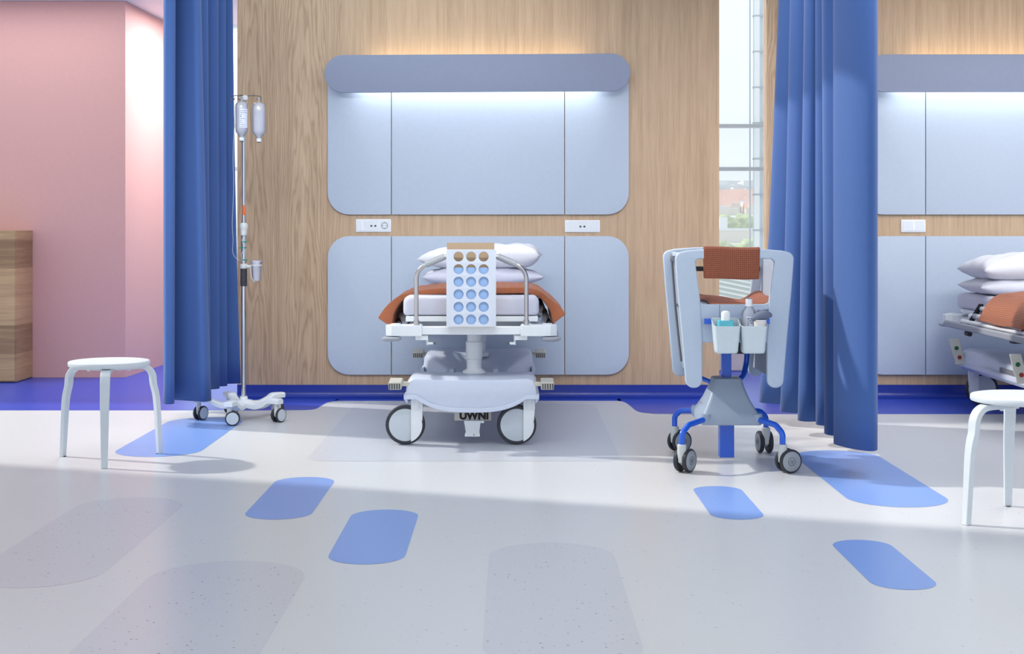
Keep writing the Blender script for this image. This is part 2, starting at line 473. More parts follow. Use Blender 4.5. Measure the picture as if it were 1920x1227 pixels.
# ceiling; unseen slanted opening added over the left bays to shape the sunlight
SKX0, SKX1, SKY0, SKY1 = -6.6, 0.30, 6.86, 9.55
ce = MB()
ce.prism([(-8, 0.5), (7, 0.5), (7, 5.35), (SKX1, 5.35), (SKX0, 7.80), (-8, 7.80)], CZ, CZ+0.16, 'xy'); ce.bb((-8, SKY1, CZ), (-1.2, 11.1, CZ+0.16))
ce.bb((-8, 7.80, CZ), (SKX0, SKY1, CZ+0.16)); ce.bb((SKX1, 5.35, CZ), (7, WY+0.11, CZ+0.16))
struct(ce.build('ceiling', 'white_paint', smooth=0))

# timber partitions carrying the bed-head panels
xl, xr = PX(445, WY), PX(1348.5, WY)
w = MB().bb((xl, WY, 0), (xr, WY+0.11, CZ-0.002)); struct(w.build('wall_center', 'oak', smooth=0))
xr0 = PX(1437.5, WY)
w = MB().bb((xr0, WY, 0), (5.6, WY+0.11, CZ-0.002)); struct(w.build('wall_right', 'oak_right', smooth=0))
def cove(x0, x1, name):
    r = 0.035; zt = 0.079; prof = [(WY, 0.001), (WY, zt), (WY-0.004, zt)]
    prof += [(WY-0.004-r+r*math.cos(a), 0.004+r-r*math.sin(a)) for a in [PI/2*k/8 for k in range(9)]]
    prof += [(WY-0.06, 0.002), (WY-0.06, 0.001)]
    struct(MB().prism(prof, x0, x1, 'yz').build(name, 'cove_blue', smooth=50))
cove(xl, xr, 'baseboard_center'); cove(xr0, 5.6, 'baseboard_right')

# pink block: front face, slightly skewed return, window reveal
w = MB().prism([(-8, 9.78), (PX(235, 9.78), 9.78), (-2.61, 10.95), (-8, 10.95)], 0, CZ-0.002, 'xy'); struct(w.build('wall_left', 'pink_paint', smooth=0))

# facade
win = MB()
for z in (0.06, PZ(236.5, FY), PZ(317, FY), 3.28): win.bb((-2.6, FY-0.03, z-0.0145), (6.0, FY+0.05, z+0.0145))
for x in (-2.58, -0.9, 0.55, 3.2, 5.98): win.bb((x-0.025, FY-0.03, 0), (x+0.025, FY+0.05, 3.28))
wo = struct(win.build('window_1', 'frame_grey', bevel=0.003))
g = MB().bb((-2.55, FY-0.055, 0.06), (5.95, FY-0.050, 3.28)); struct(g.build('window_pane', 'haze_pane', wo, smooth=0))
sl = MB().bb((0.2, 10.2, 0.0), (5.5, 10.9, 0.20)); struct(sl.build('trim_1', 'white_paint', bevel=0.01))

# ------------------------------------------------------------------ outside
def terrain(d): return -4.2+0.038*(d-400)
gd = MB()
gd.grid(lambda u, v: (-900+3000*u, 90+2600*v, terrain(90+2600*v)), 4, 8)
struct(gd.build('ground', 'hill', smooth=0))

tw = thing('tower', (21.75, 130, 0), 'pale high-rise tower with white piers and glass strips outside the window', 'building')
b = MB().prism([(0.35, 0.45), (14, 0.45), (14, 14), (3.6, 14)], -16, 60, 'xy'); b.build('glazing', 'tower_glass', tw, smooth=0)
x = 0.42
for k in range(14):
    MB().bb((x, 0, -16), (x+0.46, 0.6, 60)).build('pier', 'tower_white', tw, smooth=0); x += 0.80
b = MB()
for k in range(23): b.bb((0.3, -0.02, -15.5+k*3.27), (14, 0.5, -15.35+k*3.27))
b.build('floor_joints', 'tower_line', tw, smooth=0)
MB().bb((0.0, 0.2, -16), (0.10, 0.5, 60)).build('corner_strip', 'tower_line', tw, smooth=0)

lr = thing('louvred_roof', (15.8, 100, -3.4), 'low roof with slanting white louvres below the window', 'roof')
MB().prism([(-2.4, -0.9), (2.4, -0.9), (2.4, 1.2), (-2.4, 1.2)], 0, 0.3, 'xz').build('deck', 'louvre_gap', lr, smooth=0)
b = MB()
for k in range(12):
    z = -1.6+k*0.34
    b.add([(-2.4, -0.08, z+0.5), (2.4, -0.08, z-0.5), (2.4, -0.02, z-0.36), (-2.4, -0.02, z+0.64), (-2.4, 0.1, z+0.5), (2.4, 0.1, z-0.5), (2.4, 0.1, z-0.36), (-2.4, 0.1, z+0.64)],
          [(0, 1, 2, 3), (4, 7, 6, 5), (0, 4, 5, 1), (3, 2, 6, 7), (0, 3, 7, 4), (1, 5, 6, 2)])
b.build('louvres', 'louvre', lr, smooth=0)

def crown(mb, c, r, rng):
    bm = bmesh.new(); bmesh.ops.create_icosphere(bm, subdivisions=3, radius=1)
    for v in bm.verts:
        p = v.co.copy(); k = 0.82+0.3*math.sin(p.x*5+c[0])*math.sin(p.y*6+c[2])*math.sin(p.z*5+1)+rng.uniform(-0.1, 0.1)
        v.co = p*k
    mb.add([(c[0]+v.co.x*r, c[1]+v.co.y*r, c[2]+v.co.z*r*0.72) for v in bm.verts], [[v.index for v in f.verts] for f in bm.faces]); bm.free()
rng = random.Random(3)
tree_spots = [(55.6, 382, 470, 4.6, 'pale green tree just above the towel at the left of the window view'),
              (64.6, 384, 467, 4.6, 'pale green tree just above the towel next to the tower'),
              (70.5, 478, 421, 5.2, 'green tree behind the white flat roof at the left of the window view'),
              (81.5, 500, 419, 5.4, 'green tree behind the white flat roof next to the tower')]
for i, (x, d, y, r, lab) in enumerate(tree_spots):
    z = PZ(y, d); t = thing('tree', (x, d, z-r*1.4), lab, 'tree', 'trees outside the window')
    m = MB(); crown(m, (0, 0, r*1.4), r, rng); m.build('crown', 'leaf', t, smooth=180)
    MB().cyl((0, 0, -5), (0, 0, r*1.2), r*0.1, r*0.06, 8).build('trunk', 'bark', t)
fr_ = thing('flat_roofed_building', (66.5, 430, PZ(446, 430)), 'low building with white flat roof among the trees outside the window', 'building')
MB().bb((-7, 0, -6), (6, 10, 2.2)).build('wall', 'house_wall', fr_, smooth=0)
MB().bb((-7.3, -0.3, 2.2), (6.3, 10, 2.9)).build('roof', 'tower_white', fr_, smooth=0)
MB().bb((-3.6, 1, 2.9), (-1.2, 4, 6.3)).build('plant_room', 'tower_white', fr_, smooth=0)
wb = thing('office_block', (208, 1300, PZ(378, 1300)-4), 'long white low office block in the hazy distance outside the window', 'building')
MB().bb((-18, 0, -3), (16, 14, 7)).build('wall', 'tower_white', wb, smooth=0)
b = MB()
for k in range(3): b.bb((-17, -0.2, -1+k*2.8), (15, 0.2, -0.1+k*2.8))
b.build('window_bands', 'tower_line', wb, smooth=0)
ct = MB()
for k in range(420):
    d = rng.uniform(1350, 2600); x = (rng.uniform(1320, 1450)-CX)*d/F; s = rng.uniform(4, 14)*d/1800
    z = terrain(d); ct.bb((x-s, d, z-10), (x+s, d+20, z+rng.uniform(4, 11)*(1.4 if rng.random() < .06 else 1)))
ro = MB()
for k in range(260):
    d = rng.uniform(720, 1230); x = (rng.uniform(1325, 1440)-CX)*d/F; w_ = rng.uniform(2.5, 5.5)*d/1000; z = terrain(d); hh_ = rng.uniform(3, 6); dp_ = rng.uniform(7, 12)
    ro.bb((x-w_, d, z-6), (x+w_, d+dp_, z+hh_), mi=0)
    if rng.random() < 0.34: ro.prism([(d-0.3, z+hh_), (d+dp_+0.3, z+hh_), (d+dp_/2, z+hh_+3.4)], x-w_, x+w_, 'yz', mi=1)
    else: ro.bb((x-w_*1.02, d-0.2, z+hh_), (x+w_*1.02, d+dp_, z+hh_+0.5), mi=2)
tag(ro.build('roofscape', ['house_wall', 'roof_orange', 'tower_white'], smooth=0), 'jumble of orange and white roofs in the middle distance outside the window', 'city', kind='stuff')
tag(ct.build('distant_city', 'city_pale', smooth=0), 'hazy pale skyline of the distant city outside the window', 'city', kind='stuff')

# ------------------------------------------------------------------ bed-head panels, lights, sockets
PD = WY-0.022       # front face of the panels
def panel_row(x_off, y0, y1, label, r_px=40):
    """one row: three boards with rounded outer corners; rows in pixels on the wall"""
    s = PD/F
    xs = [PX(614.5, PD)+x_off, PX(733.4, PD)+x_off, PX(734.6, PD)+x_off, PX(1058.2, PD)+x_off, PX(1059.4, PD)+x_off, PX(1179, PD)+x_off]
    za, zb = PZ(y1, PD), PZ(y0, PD); r = r_px*s; g = 0.0010
    t = thing('bed_head_panel', ((xs[0]+xs[5])/2, WY, za), label, 'wall panel', 'bed head wall panels')
    ox, oz = (xs[0]+xs[5])/2, za
    def loc(p): return [(a[0]-ox, a[1]-oz) for a in p]
    def fl_(p, rr): return [tuple(q[:2]) for q in fillet([(a, b, 0) for a, b in p], rr, 10)]
    L = fl_([(xs[0], za), (xs[1]-g, za), (xs[1]-g, zb), (xs[0], zb)], [r, 0, 0, r])
    M = [(xs[2]+g*0, za), (xs[3]-g, za), (xs[3]-g, zb), (xs[2], zb)]
    R = fl_([(xs[4], za), (xs[5], za), (xs[5], zb), (xs[4], zb)], [0, r, r, 0])
    for p in (L, M, R): plate('board', loc(p), [], 0.0215, 'panel', t, 0.0012, (0, PD-WY, 0))
    return t
OFF = 3.222
panel_row(0, 122, 402.5, 'pale blue rounded wall panel under the lamp behind the centre bed')
panel_row(0, 443, 703, 'pale blue rounded wall panel behind the centre bed, below the sockets')
panel_row(OFF, 122, 402.5, 'pale blue wall panel above the switch, right of the right curtain')
panel_row(OFF, 443, 703, 'pale blue wall panel behind the right bed, below the switch')

SD = 8.46
def bed_light(x_off, label, tilt):
    cx, cz = PX(895, SD)+x_off, PZ(137, SD); s = SD/F
    t = thing('bed_light', (cx, WY, cz), label, 'wall lamp', 'bed head lamps')
    w, h = 573.5*s, 70.5*s
    poly = [(a, b) for b, a in stadium(0, 0, h, w, 24)]
    o = plate('shade', poly, [], 0.022, 'shade_paint', t, 0.002, (0, SD-WY, 0)); o.rotation_euler = (0, tilt, 0)
    MB().bb((-w*0.36, SD-WY+0.023, -0.04), (w*0.36, -0.001, 0.04)).build('housing', 'white_plastic', t, bevel=0.004)
    for nm, z, col, e, rx, dy, k in (('down', -0.05, (0.93, 0.98, 1.0), 2.7, 0.25, -0.080, 0.80), ('up', 0.05, (1.0, 0.82, 0.56), 1.6, PI-0.25, -0.080, 0.72)):
        ld = bpy.data.lights.new('lamp_'+nm, 'AREA'); ld.shape = 'RECTANGLE'; ld.size = w*k; ld.size_y = 0.03
        ld.energy = e; ld.color = col; lo = bpy.data.objects.new('lamp_'+nm, ld); COL.objects.link(lo)
        lo.parent = t; lo.location = (0, dy, z); lo.rotation_euler = (rx, 0, 0)
    return t
bed_light(0, 'long rounded blue grey wall lamp above the centre bed', -0.0055)
bed_light(OFF, 'long blue grey wall lamp right of the right curtain', -0.001)

def socket(x0, x1, y0, y1, label, kinds):
    d = WY-0.014; cx, cz = PX((x0+x1)/2, d), PZ((y0+y1)/2, d); w, h = (x1-x0)*d/F, (y1-y0)*d/F
    t = thing('wall_socket' if kinds != ['switch'] else 'light_switch', (cx, WY, cz), label, 'socket' if kinds != ['switch'] else 'switch')
    MB().bb((-w/2, -0.010, -h/2), (w/2, 0, h/2)).build('plate', 'cap_white', t, bevel=0.003)
    n = len(kinds); mw = (w-0.010)/n
    for i, k in enumerate(kinds):
        mx = -w/2+0.005+mw*(i+0.5)
        if k == 'switch':
            m = MB(); a = mw*0.47
            m.prism([(mx-a, 0), (mx+a, 0)] and [(mx-a, -h*0.40), (mx+a, -h*0.40), (mx+a, h*0.40), (mx-a, h*0.40)], -0.014, -0.009, 'xz')
            m.build('rocker', 'white_plastic', t, bevel=0.0015)
            MB().bb((mx-0.006, -0.0150, -h*0.38), (mx+0.006, -0.0125, h*0.38)).build('rocker_ridge', 'cap_white', t, bevel=0.001)
        else:
            MB().bb((mx-mw*0.47, -0.013, -h*0.42), (mx+mw*0.47, -0.009, h*0.42)).build('insert', 'white_plastic', t, bevel=0.001)
            if k == 'data':
                for q in (-1, 1): MB().cyl((mx+q*mw*0.18, -0.0140, -0.002), (mx+q*mw*0.18, -0.012, -0.002), 0.0062, seg=16).build('jack', 'slot_dark', t)
                MB().cyl((mx, -0.0136, -0.002), (mx, -0.012, -0.002), 0.002, seg=8).build('screw', 'mid_grey', t)
            elif k == 'power':
                MB().lathe([(0.018, -0.001), (0.021, 0.001), (0.021, 0.002), (0.017, 0.002), (0.016, 0.0)], 28, Matrix.Translation((mx, -0.0128, 0)) @ Matrix.Rotation(PI/2, 4, 'X')).build('socket_ring', 'grey_plastic', t)
                for q in (-1, 1): MB().cyl((mx+q*0.0095, -0.0142, 0), (mx+q*0.0095, -0.012, 0), 0.003, seg=10).build('pin_hole', 'slot_dark', t)
                for q in (-1, 1): MB().bb((mx-0.002, -0.0142, q*0.016-0.003), (mx+0.002, -0.012, q*0.016+0.003)).build('earth_clip', 'dark_steel', t)
    return t
socket(667, 733, 411, 435.5, 'white socket plate with round power outlet and rocker, left above the bed', ['switch', 'data', 'power'])
socket(1059, 1125, 413, 436, 'white socket plate with two dark jacks, right above the bed', ['blank', 'data', 'blank'])
socket(1690, 1736, 412, 436, 'plain white double light switch beside the right bed', ['switch'])

# ------------------------------------------------------------------ cabinet on the far left
cb = thing('oak_cabinet', (-4.1, 9.6, 0), 'tall light oak cabinet against the pink wall at the far left', 'cabinet')
cxr = PX(29, 9.44)+4.1
MB().bb((-0.8, -0.15, 0.004), (cxr, 0.178, PZ(432.5, 9.44))).build('carcass', 'cabinet_oak', cb, bevel=0.002)
MB().bb((-0.79, -0.162, 0.012), (cxr-0.003, -0.151, PZ(432.5, 9.44)-0.003)).build('front_panel', 'cabinet_oak', cb, bevel=0.0015)
# ------------------------------------------------------------------ curtains
def curtain(name, top, bottom, z0, z1, label, n=9):
    """sheet through plan points: `top` and `bottom` are matching (X, Y) lists"""
    a = spline([Vector((p[0], p[1], 0)) for p in top], n); b = spline([Vector((p[0], p[1], 0)) for p in bottom], n)
    ox, oy = sum(p.x for p in b)/len(b), sum(p.y for p in b)/len(b)
    L = [0]
    for i in range(1, len(b)): L.append(L[-1]+(b[i]-b[i-1]).length)
    nv = 14; mb = MB(); N = len(a)-1
    def fn(u, v):
        i = min(int(round(u*N)), N); p = b[i].lerp(a[i], v**0.8)
        return (p.x-ox, p.y-oy, z0+(z1-z0)*v)
    mb.grid(fn, N, nv)
    t = thing(name, (ox, oy, 0), label, 'curtain')
    mb.build('fabric', 'curtain', t, smooth=180, solid=0.003, fix=False)
    rail = MB().tube([(0, min(p.y for p in a)-oy-0.05, z1+0.02), (0, max(p.y for p in a)-oy+0.05, z1+0.02)], 0.014, 10)
    rail.build('curtain_rail', 'white_plastic', t)
    return t
ZH = 0.115
botL = [(-1.8, 7.52), (-1.815, 7.42), (-1.79, 7.352), (-1.755, 7.365), (-1.775, 7.45), (-1.835, 7.51), (-1.80, 7.535), (-1.69, 7.49), (-1.612, 7.455), (-1.592, 7.53), (-1.66, 7.6), (-1.82, 7.63), (-1.88, 7.7), (-1.8, 7.77), (-1.7, 7.79), (-1.664, 7.845), (-1.7, 7.9), (-1.8, 7.93), (-1.83, 7.97), (-1.79, 8.01), (-1.7, 8.03), (-1.662, 8.075), (-1.7, 8.11), (-1.8, 8.12), (-1.82, 8.15), (-1.78, 8.17), (-1.69, 8.175), (-1.645, 8.21), (-1.69, 8.25), (-1.8, 8.265), (-1.8, 8.3), (-1.7, 8.315), (-1.625, 8.33), (-1.594, 8.36), (-1.64, 8.4), (-1.75, 8.42)]
topL = [(-1.8, 7.52), (-1.815, 7.42), (-1.79, 7.352), (-1.748, 7.365), (-1.770, 7.45), (-1.83, 7.51), (-1.80, 7.535), (-1.72, 7.505), (-1.668, 7.485), (-1.655, 7.54), (-1.70, 7.6), (-1.80, 7.63), (-1.85, 7.7), (-1.78, 7.745), (-1.715, 7.76), (-1.672, 7.8), (-1.7, 7.86), (-1.78, 7.9), (-1.8, 7.95), (-1.76, 7.99), (-1.69, 8.01), (-1.663, 8.05), (-1.7, 8.09), (-1.78, 8.1), (-1.79, 8.14), (-1.75, 8.16), (-1.68, 8.17), (-1.652, 8.2), (-1.69, 8.24), (-1.77, 8.26), (-1.77, 8.3), (-1.69, 8.31), (-1.64, 8.33), (-1.656, 8.36), (-1.68, 8.4), (-1.74, 8.42)]
curtain('privacy_curtain', topL, botL, ZH, CZ-0.06, 'blue pleated curtain hanging left of the drip stand')
botR = [(1.46, 6.06), (1.505, 5.97), (1.502, 5.85), (1.462, 5.795), (1.402, 5.855), (1.358, 5.985), (1.385, 6.05), (1.44, 6.12), (1.43, 6.20), (1.388, 6.26),
        (1.395, 6.34), (1.45, 6.40), (1.535, 6.48), (1.42, 6.56), (1.43, 6.63), (1.550, 6.66), (1.45, 6.69), (1.38, 6.685), (1.355, 6.74), (1.40, 6.83), (1.560, 6.9),
        (1.45, 6.98), (1.37, 7.01), (1.335, 7.07), (1.38, 7.16), (1.550, 7.23), (1.45, 7.32), (1.35, 7.37), (1.296, 7.43), (1.33, 7.54), (1.45, 7.60)]
topR = [(1.46, 6.06), (1.505, 5.97), (1.504, 5.85), (1.466, 5.795), (1.405, 5.855), (1.356, 5.985), (1.385, 6.05), (1.43, 6.12), (1.42, 6.20), (1.37, 6.26),
        (1.385, 6.34), (1.44, 6.40), (1.525, 6.48), (1.415, 6.56), (1.43, 6.63), (1.555, 6.67), (1.465, 6.71), (1.42, 6.72), (1.400, 6.77), (1.43, 6.86), (1.570, 6.92),
        (1.47, 6.99), (1.415, 7.03), (1.395, 7.09), (1.43, 7.17), (1.570, 7.24), (1.48, 7.33), (1.43, 7.39), (1.412, 7.45), (1.43, 7.54), (1.49, 7.60)]
curtain('privacy_curtain', topR, botR, ZH, CZ-0.06, 'blue pleated curtain hanging behind the wheeled trolley')

# ------------------------------------------------------------------ stools
def stool(x, y, rot, label):
    t = thing('round_stool', (x, y, 0), label, 'stool', 'white three legged stools', rot)
    zt = 0.438; R = 0.176
    MB().lathe([(R-0.012, zt-0.024), (R-0.002, zt-0.021), (R, zt-0.016), (R, zt-0.005), (R-0.003, zt-0.0012), (R-0.009, zt)], 56).build('seat', 'stool_paint', t, smooth=40)
    for k in range(3):
        a = 2*PI*k/3; ca, sa = math.cos(a), math.sin(a)
        path = [(0.03, zt-0.0345), (0.145, zt-0.0345), (0.185, zt-0.045), (0.207, zt-0.075), (0.213, zt-0.12), (0.229, 0.24), (0.244, 0.0)]
        c = spline([Vector((p[0], 0, p[1])) for p in path], 6); n = len(c); rings = []
        for i, p in enumerate(c):
            tg = (c[min(i+1, n-1)]-c[max(i-1, 0)]).normalized(); nr = Vector((tg.z, 0, -tg.x))
            if i == n-1: nr = Vector((-1, 0, 0))
            f = max(0, min(1, (zt-0.08-p.z)/(zt-0.08)))
            wv = 0.041-0.015*f; th = 0.0205
            ring = []
            for (q, s_) in ((-1, -1), (1, -1), (1, 1), (-1, 1)):
                v = p+nr*(s_*th/2)+Vector((0, q*wv/2, 0))
                ring.append((v.x*ca-v.y*sa, v.x*sa+v.y*ca, v.z))
            rings.append(ring)
        lg = MB().loft(rings).build('leg', 'stool_paint', t, bevel=0.003, smooth=40)
        MB().cyl((0.235*ca, 0.235*sa, 0.0), (0.235*ca, 0.235*sa, 0.003), 0.008, seg=12).build('foot_glide', 'slot_dark', lg)
        MB().cyl((0.10*ca-0.01*sa, 0.10*sa+0.01*ca, zt-0.05), (0.10*ca-0.01*sa, 0.10*sa+0.01*ca, zt-0.04), 0.007, seg=12).build('screw_cap', 'white_plastic', t)
    return t
stool(-1.784, 6.30, math.atan2(6.044-6.30, -1.734+1.784), 'white round three legged stool in front of the left curtain')
stool(1.792, 4.994, math.atan2(4.90-4.994, 1.562-1.792), 'white round three legged stool at the right edge of the photo')

# ------------------------------------------------------------------ drip stand
def twin_caster(parent, x, y, zc, r, rot, face='wheel_cover', tyre='caster_tyre', gap=0.016, wt=0.016, stem='caster_stem', stem_top=0.12, stem_r=0.018, trail=0.022, logo=False):
    """castor as a part: stem body with two wheels; rot turns the axle about z"""
    T = Matrix.Translation((x, y, 0)) @ Matrix.Rotation(rot, 4, 'Z')
    m = MB()
    m.lathe([(stem_r*0.9, r*1.25), (stem_r, r*1.5), (stem_r, stem_top-0.004), (stem_r*0.85, stem_top)], 20, T)
    m.loft([[(px_, q*gap*0.8, pz_) for px_, pz_ in ((-stem_r*0.95, r*1.6), (stem_r*0.9, r*1.6), (stem_r+0.003, r*1.1), (trail+0.005, r*0.75), (trail-0.01, r*0.55), (-stem_r*0.8, r*0.9))] for q in (-1, 1)], True, 0, T)
    o = m.build('caster', stem, parent, bevel=0.002)
    for q in (-1, 1):
        c = T @ Matrix.Translation((trail, q*(gap+wt/2), zc)) @ Matrix.Rotation(PI/2*(-q), 4, 'X')
        w = MB().lathe([(r*0.55, -wt/2), (r*0.92, -wt/2), (r, -wt*0.25), (r, wt*0.25), (r*0.93, wt/2), (r*0.84, wt/2)], 30, c).build('wheel', tyre, o)
        MB().lathe([(0, wt/2+0.0015), (r*0.80, wt/2+0.0015), (r*0.83, wt/2+0.0005), (r*0.83, 0)], 30, c).build('wheel_face', face, o)
        if logo:
            ring = MB().tube([c @ Vector((r*0.33*math.cos(2*PI*k/24), r*0.33*math.sin(2*PI*k/24), wt/2+0.0016)) for k in range(24)], 0.0008, 6, closed=True)
            ring.tube([c @ Vector((r*a_, r*b_, wt/2+0.0016)) for a_, b_ in ((-0.2, -0.05), (-0.02, 0.14), (0.0, -0.02), (0.22, 0.1))], 0.0009, 6)
            ring.tube([c @ Vector((r*a_, r*b_, wt/2+0.0016)) for a_, b_ in ((-0.14, -0.16), (0.02, -0.06), (0.03, -0.2), (0.2, -0.02))], 0.0008, 6)
            ring.build('emblem', 'ink_black', o)
    MB().cyl(T @ Vector((trail, -gap, zc)), T @ Vector((trail, gap, zc)), 0.006, seg=10).build('axle', tyre, o)
    return o

ix, iy = -1.437, 7.62
iv = thing('drip_stand', (ix, iy, 0), 'steel infusion stand on a five castor base beside the left curtain', 'drip stand')
hub = MB().lathe([(0.0, 0.070), (0.045, 0.070), (0.058, 0.078), (0.058, 0.094), (0.045, 0.104), (0.022, 0.108), (0.020, 0.125), (0.0, 0.125)], 32).build('base_hub', 'white_plastic', iv)
for k, (wx, wy) in enumerate(((-0.235, -0.03), (-0.03, -0.235), (0.195, -0.12), (0.16, 0.17), (-0.12, 0.20))):
    R = math.hypot(wx, wy); a = math.atan2(wy, wx); Tm = Matrix.Rotation(a, 4, 'Z')
    c = spline([Vector((0.035, 0, 0.084)), Vector((R*0.45, 0, 0.078)), Vector((R*0.68, 0, 0.095)), Vector((R*0.82, 0, 0.112)), Vector((R+0.028, 0, 0.112))], 6); rings = []
    for i, p in enumerate(c):
        f = i/(len(c)-1); hw = 0.030-0.006*f; hh = 0.017-0.003*f
        rings.append([tuple(Tm @ Vector((p.x, s_[0]*hw, p.z+s_[1]*hh))) for s_ in ((-1, -1), (1, -1), (1, 0.6), (0.6, 1), (-0.6, 1), (-1, 0.6))])
    MB().loft(rings).build('base_leg', 'white_plastic', iv, bevel=0.003)
    twin_caster(iv, wx, wy, 0.038, 0.038, (1.05, 0.15, 1.0, 2.2, 0.6)[k], stem_top=0.104, stem_r=0.013, trail=0.016, gap=0.010, wt=0.013)
MB().cyl((0, 0, 0.12), (0, 0, 0.99), 0.0125, seg=24).build('lower_tube', 'chrome', iv)
MB().cyl((0, 0, 0.97), (0, 0, 1.70), 0.0085, seg=20).build('upper_tube', 'chrome', iv)
zz = lambda y: PZ(y, iy)
MB().cyl((0, 0, zz(537)), (0, 0, zz(504)), 0.0175, seg=24).build('hand_grip', 'rubber', iv)
b = MB()
for k in range(9): b.lathe([(0.0175, 0), (0.0185, 0.002), (0.0175, 0.004)], 24, Matrix.Translation((0, 0, zz(537)+0.005+k*0.0098)))
b.build('grip_ribs', 'rubber', iv)
MB().lathe([(0.013, 0), (0.017, 0.004), (0.018, 0.03), (0.0185, 0.034), (0.022, 0.04), (0.022, 0.058), (0.016, 0.068)], 20, Matrix.Translation((0, 0, zz(442)))).build('height_collar', 'caster_stem', iv)
cl = MB().lathe([(0.018, 0), (0.02, 0.003), (0.02, 0.022), (0.018, 0.026)], 24, Matrix.Translation((0, 0, zz(504))))
cl.bb((0.015, -0.008, zz(504)+0.006), (0.042, 0.008, zz(504)+0.020)).build('holder_clamp', 'caster_stem', iv, bevel=0.002)
rg = MB().lathe([(0.027, 0), (0.0305, 0), (0.0305, 0.008), (0.027, 0.008)], 28, Matrix.Translation((0.068, 0, zz(499))), closed=True)
rg.tube([(0.040, 0, zz(497)), (0.040, -0.022, zz(505)), (0.046, -0.028, zz(520)), (0.062, -0.028, zz(529))], 0.002, 8).build('cup_holder', 'caster_stem', iv)
cu = tag(MB().lathe([(0.0, zz(527)+0.0), (0.022, zz(527)), (0.0265, zz(495)), (0.034, zz(490)), (0.032, zz(489)), (0.0255, zz(494)), (0.0205, zz(526)), (0.0, zz(526))], 28).build('measuring_cup', 'cup_clear', None), 'clear plastic cup in the holder on the drip stand pole', 'cup')
cu.location = (ix+0.068, iy, 0)
for k, y in enumerate((455, 466, 489)):
    m = MB().lathe([(0.0135, 0), (0.016, 0.001), (0.016, 0.006), (0.0135, 0.007)], 18, Matrix.Translation((0, 0, zz(y))), closed=True)
    q = -1 if k == 1 else 1
    m.bb((q*0.006, -0.019, zz(y)), (q*0.022, -0.013, zz(y)+0.007)).build('tube_clip', 'green_clamp', iv, bevel=0.001)
MB().tube([(-0.004, -0.015, zz(495)), (-0.010, -0.018, zz(478)), (0.004, -0.018, zz(466)), (-0.006, -0.017, zz(450)), (0.008, -0.012, zz(432))], 0.0022, 8).build('coiled_tube', 'tubing', iv)
MB().prism([(-0.004, zz(403)), (0.013, zz(404)), (0.009, zz(392)), (0.006, zz(385)), (-0.004, zz(385))], -0.014, -0.007, 'xz').build('hanging_clip', 'orange_clip', iv, bevel=0.001)
hd = MB().lathe([(0.0, 0.028), (0.012, 0.028), (0.0165, 0.022), (0.0165, 0.004), (0.012, 0.0), (0, 0)], 24, Matrix.Translation((0.006, 0, zz(189)))).build('hook_hub', 'caster_stem', iv)
for k, (a, L) in enumerate(((PI*0.97, 0.078), (PI*1.30, 0.045), (PI*0.02, 0.085), (PI*0.55, 0.06))):
    ca, sa = math.cos(a), math.sin(a); z0 = zz(180)
    pts = [(0, 0), (L*0.6, 0.002), (L*0.88, 0.0)]+[(L*0.88+0.012*math.sin(t), -0.012+0.012*math.cos(t)) for t in [0.4+0.45*i for i in range(11)]]
    MB().tube([(p[0]*ca+0.006, p[0]*sa, z0+p[1]) for p in pts], 0.0024, 8).build('hook', 'dark_steel', iv)

def drip_bottle(x, y, yt, yb, rad, label, fill, lab, cloud):
    zt, zb = PZ(yt, y), PZ(yb, y); h = zt-zb
    t = thing('infusion_bottle', (x, y, zb), label, 'bottle')
    pr = [(0.0, 0.012), (0.011, 0.012), (0.012, 0.026), (rad*0.55, 0.034), (rad*0.95, 0.050), (rad, 0.062), (rad, h-0.022), (rad*0.9, h-0.008), (rad*0.6, h), (0, h)]
    MB().lathe(pr, 32).build('bottle_shell', cloud, t, smooth=60)
    zf = 0.03+(h-0.03)*fill
    MB().lathe([(0.0, 0.028), (0.010, 0.030), (rad*0.51, 0.038), (rad*0.90, 0.053), (rad*0.95, 0.064), (rad*0.95, zf), (0, zf)], 32).build('liquid_fill', 'liquid', t, smooth=60)
    MB().lathe([(0, 0.002), (0.0115, 0.002), (0.0135, 0.006), (0.0135, 0.020), (0, 0.020)], 20).build('cap', 'white_plastic', t)
    MB().cyl((0, 0, -0.001), (0, 0, 0.004), 0.0105, seg=16).build('stopper', 'ink_black', t)
    MB().tube([(0, 0, h), (0.0, 0, h+0.012), (0.006, 0, h+0.020), (0, 0, h+0.030), (-0.006, 0, h+0.020), (0, 0, h+0.010)], 0.0022, 8).build('hanging_loop', 'bottle_clear', t)
    if lab:
        m = MB(); r2 = rad+0.0006
        m.grid(lambda u, v: (r2*math.cos(-PI/2-0.15+u*1.55), r2*math.sin(-PI/2-0.15+u*1.55), 0.070+v*(h-0.108)), 10, 1)
        lo = m.build('paper_label', 'label_paper', t, smooth=180, fix=False)
        rg_ = random.Random(5); m = MB(); r3 = rad+0.0012
        for row in range(9):
            zc = h-0.050-row*0.0105; a0 = -PI/2-0.05
            for q in range(rg_.randint(1, 3)):
                a1 = a0+rg_.uniform(0.15, 0.4); hh = 0.0016 if row != 3 else 0.0035
                m.grid(lambda u, v: (r3*math.cos(a0+(a1-a0)*u), r3*math.sin(a0+(a1-a0)*u), zc+hh*v), 3, 1)
                a0 = a1+0.1
        m.build('print_lines', 'ink', lo, smooth=180, fix=False)
    return t
drip_bottle(PX(453, 7.57), 7.57, 191, 265, 0.0325, 'full infusion bottle with printed label hanging left on the drip stand', 0.80, True, 'bottle_clear')
drip_bottle(PX(485.5, 7.6), 7.6, 193, 267, 0.0355, 'milky unlabelled infusion bottle hanging right on the drip stand', 0.76, False, 'bottle_clear')
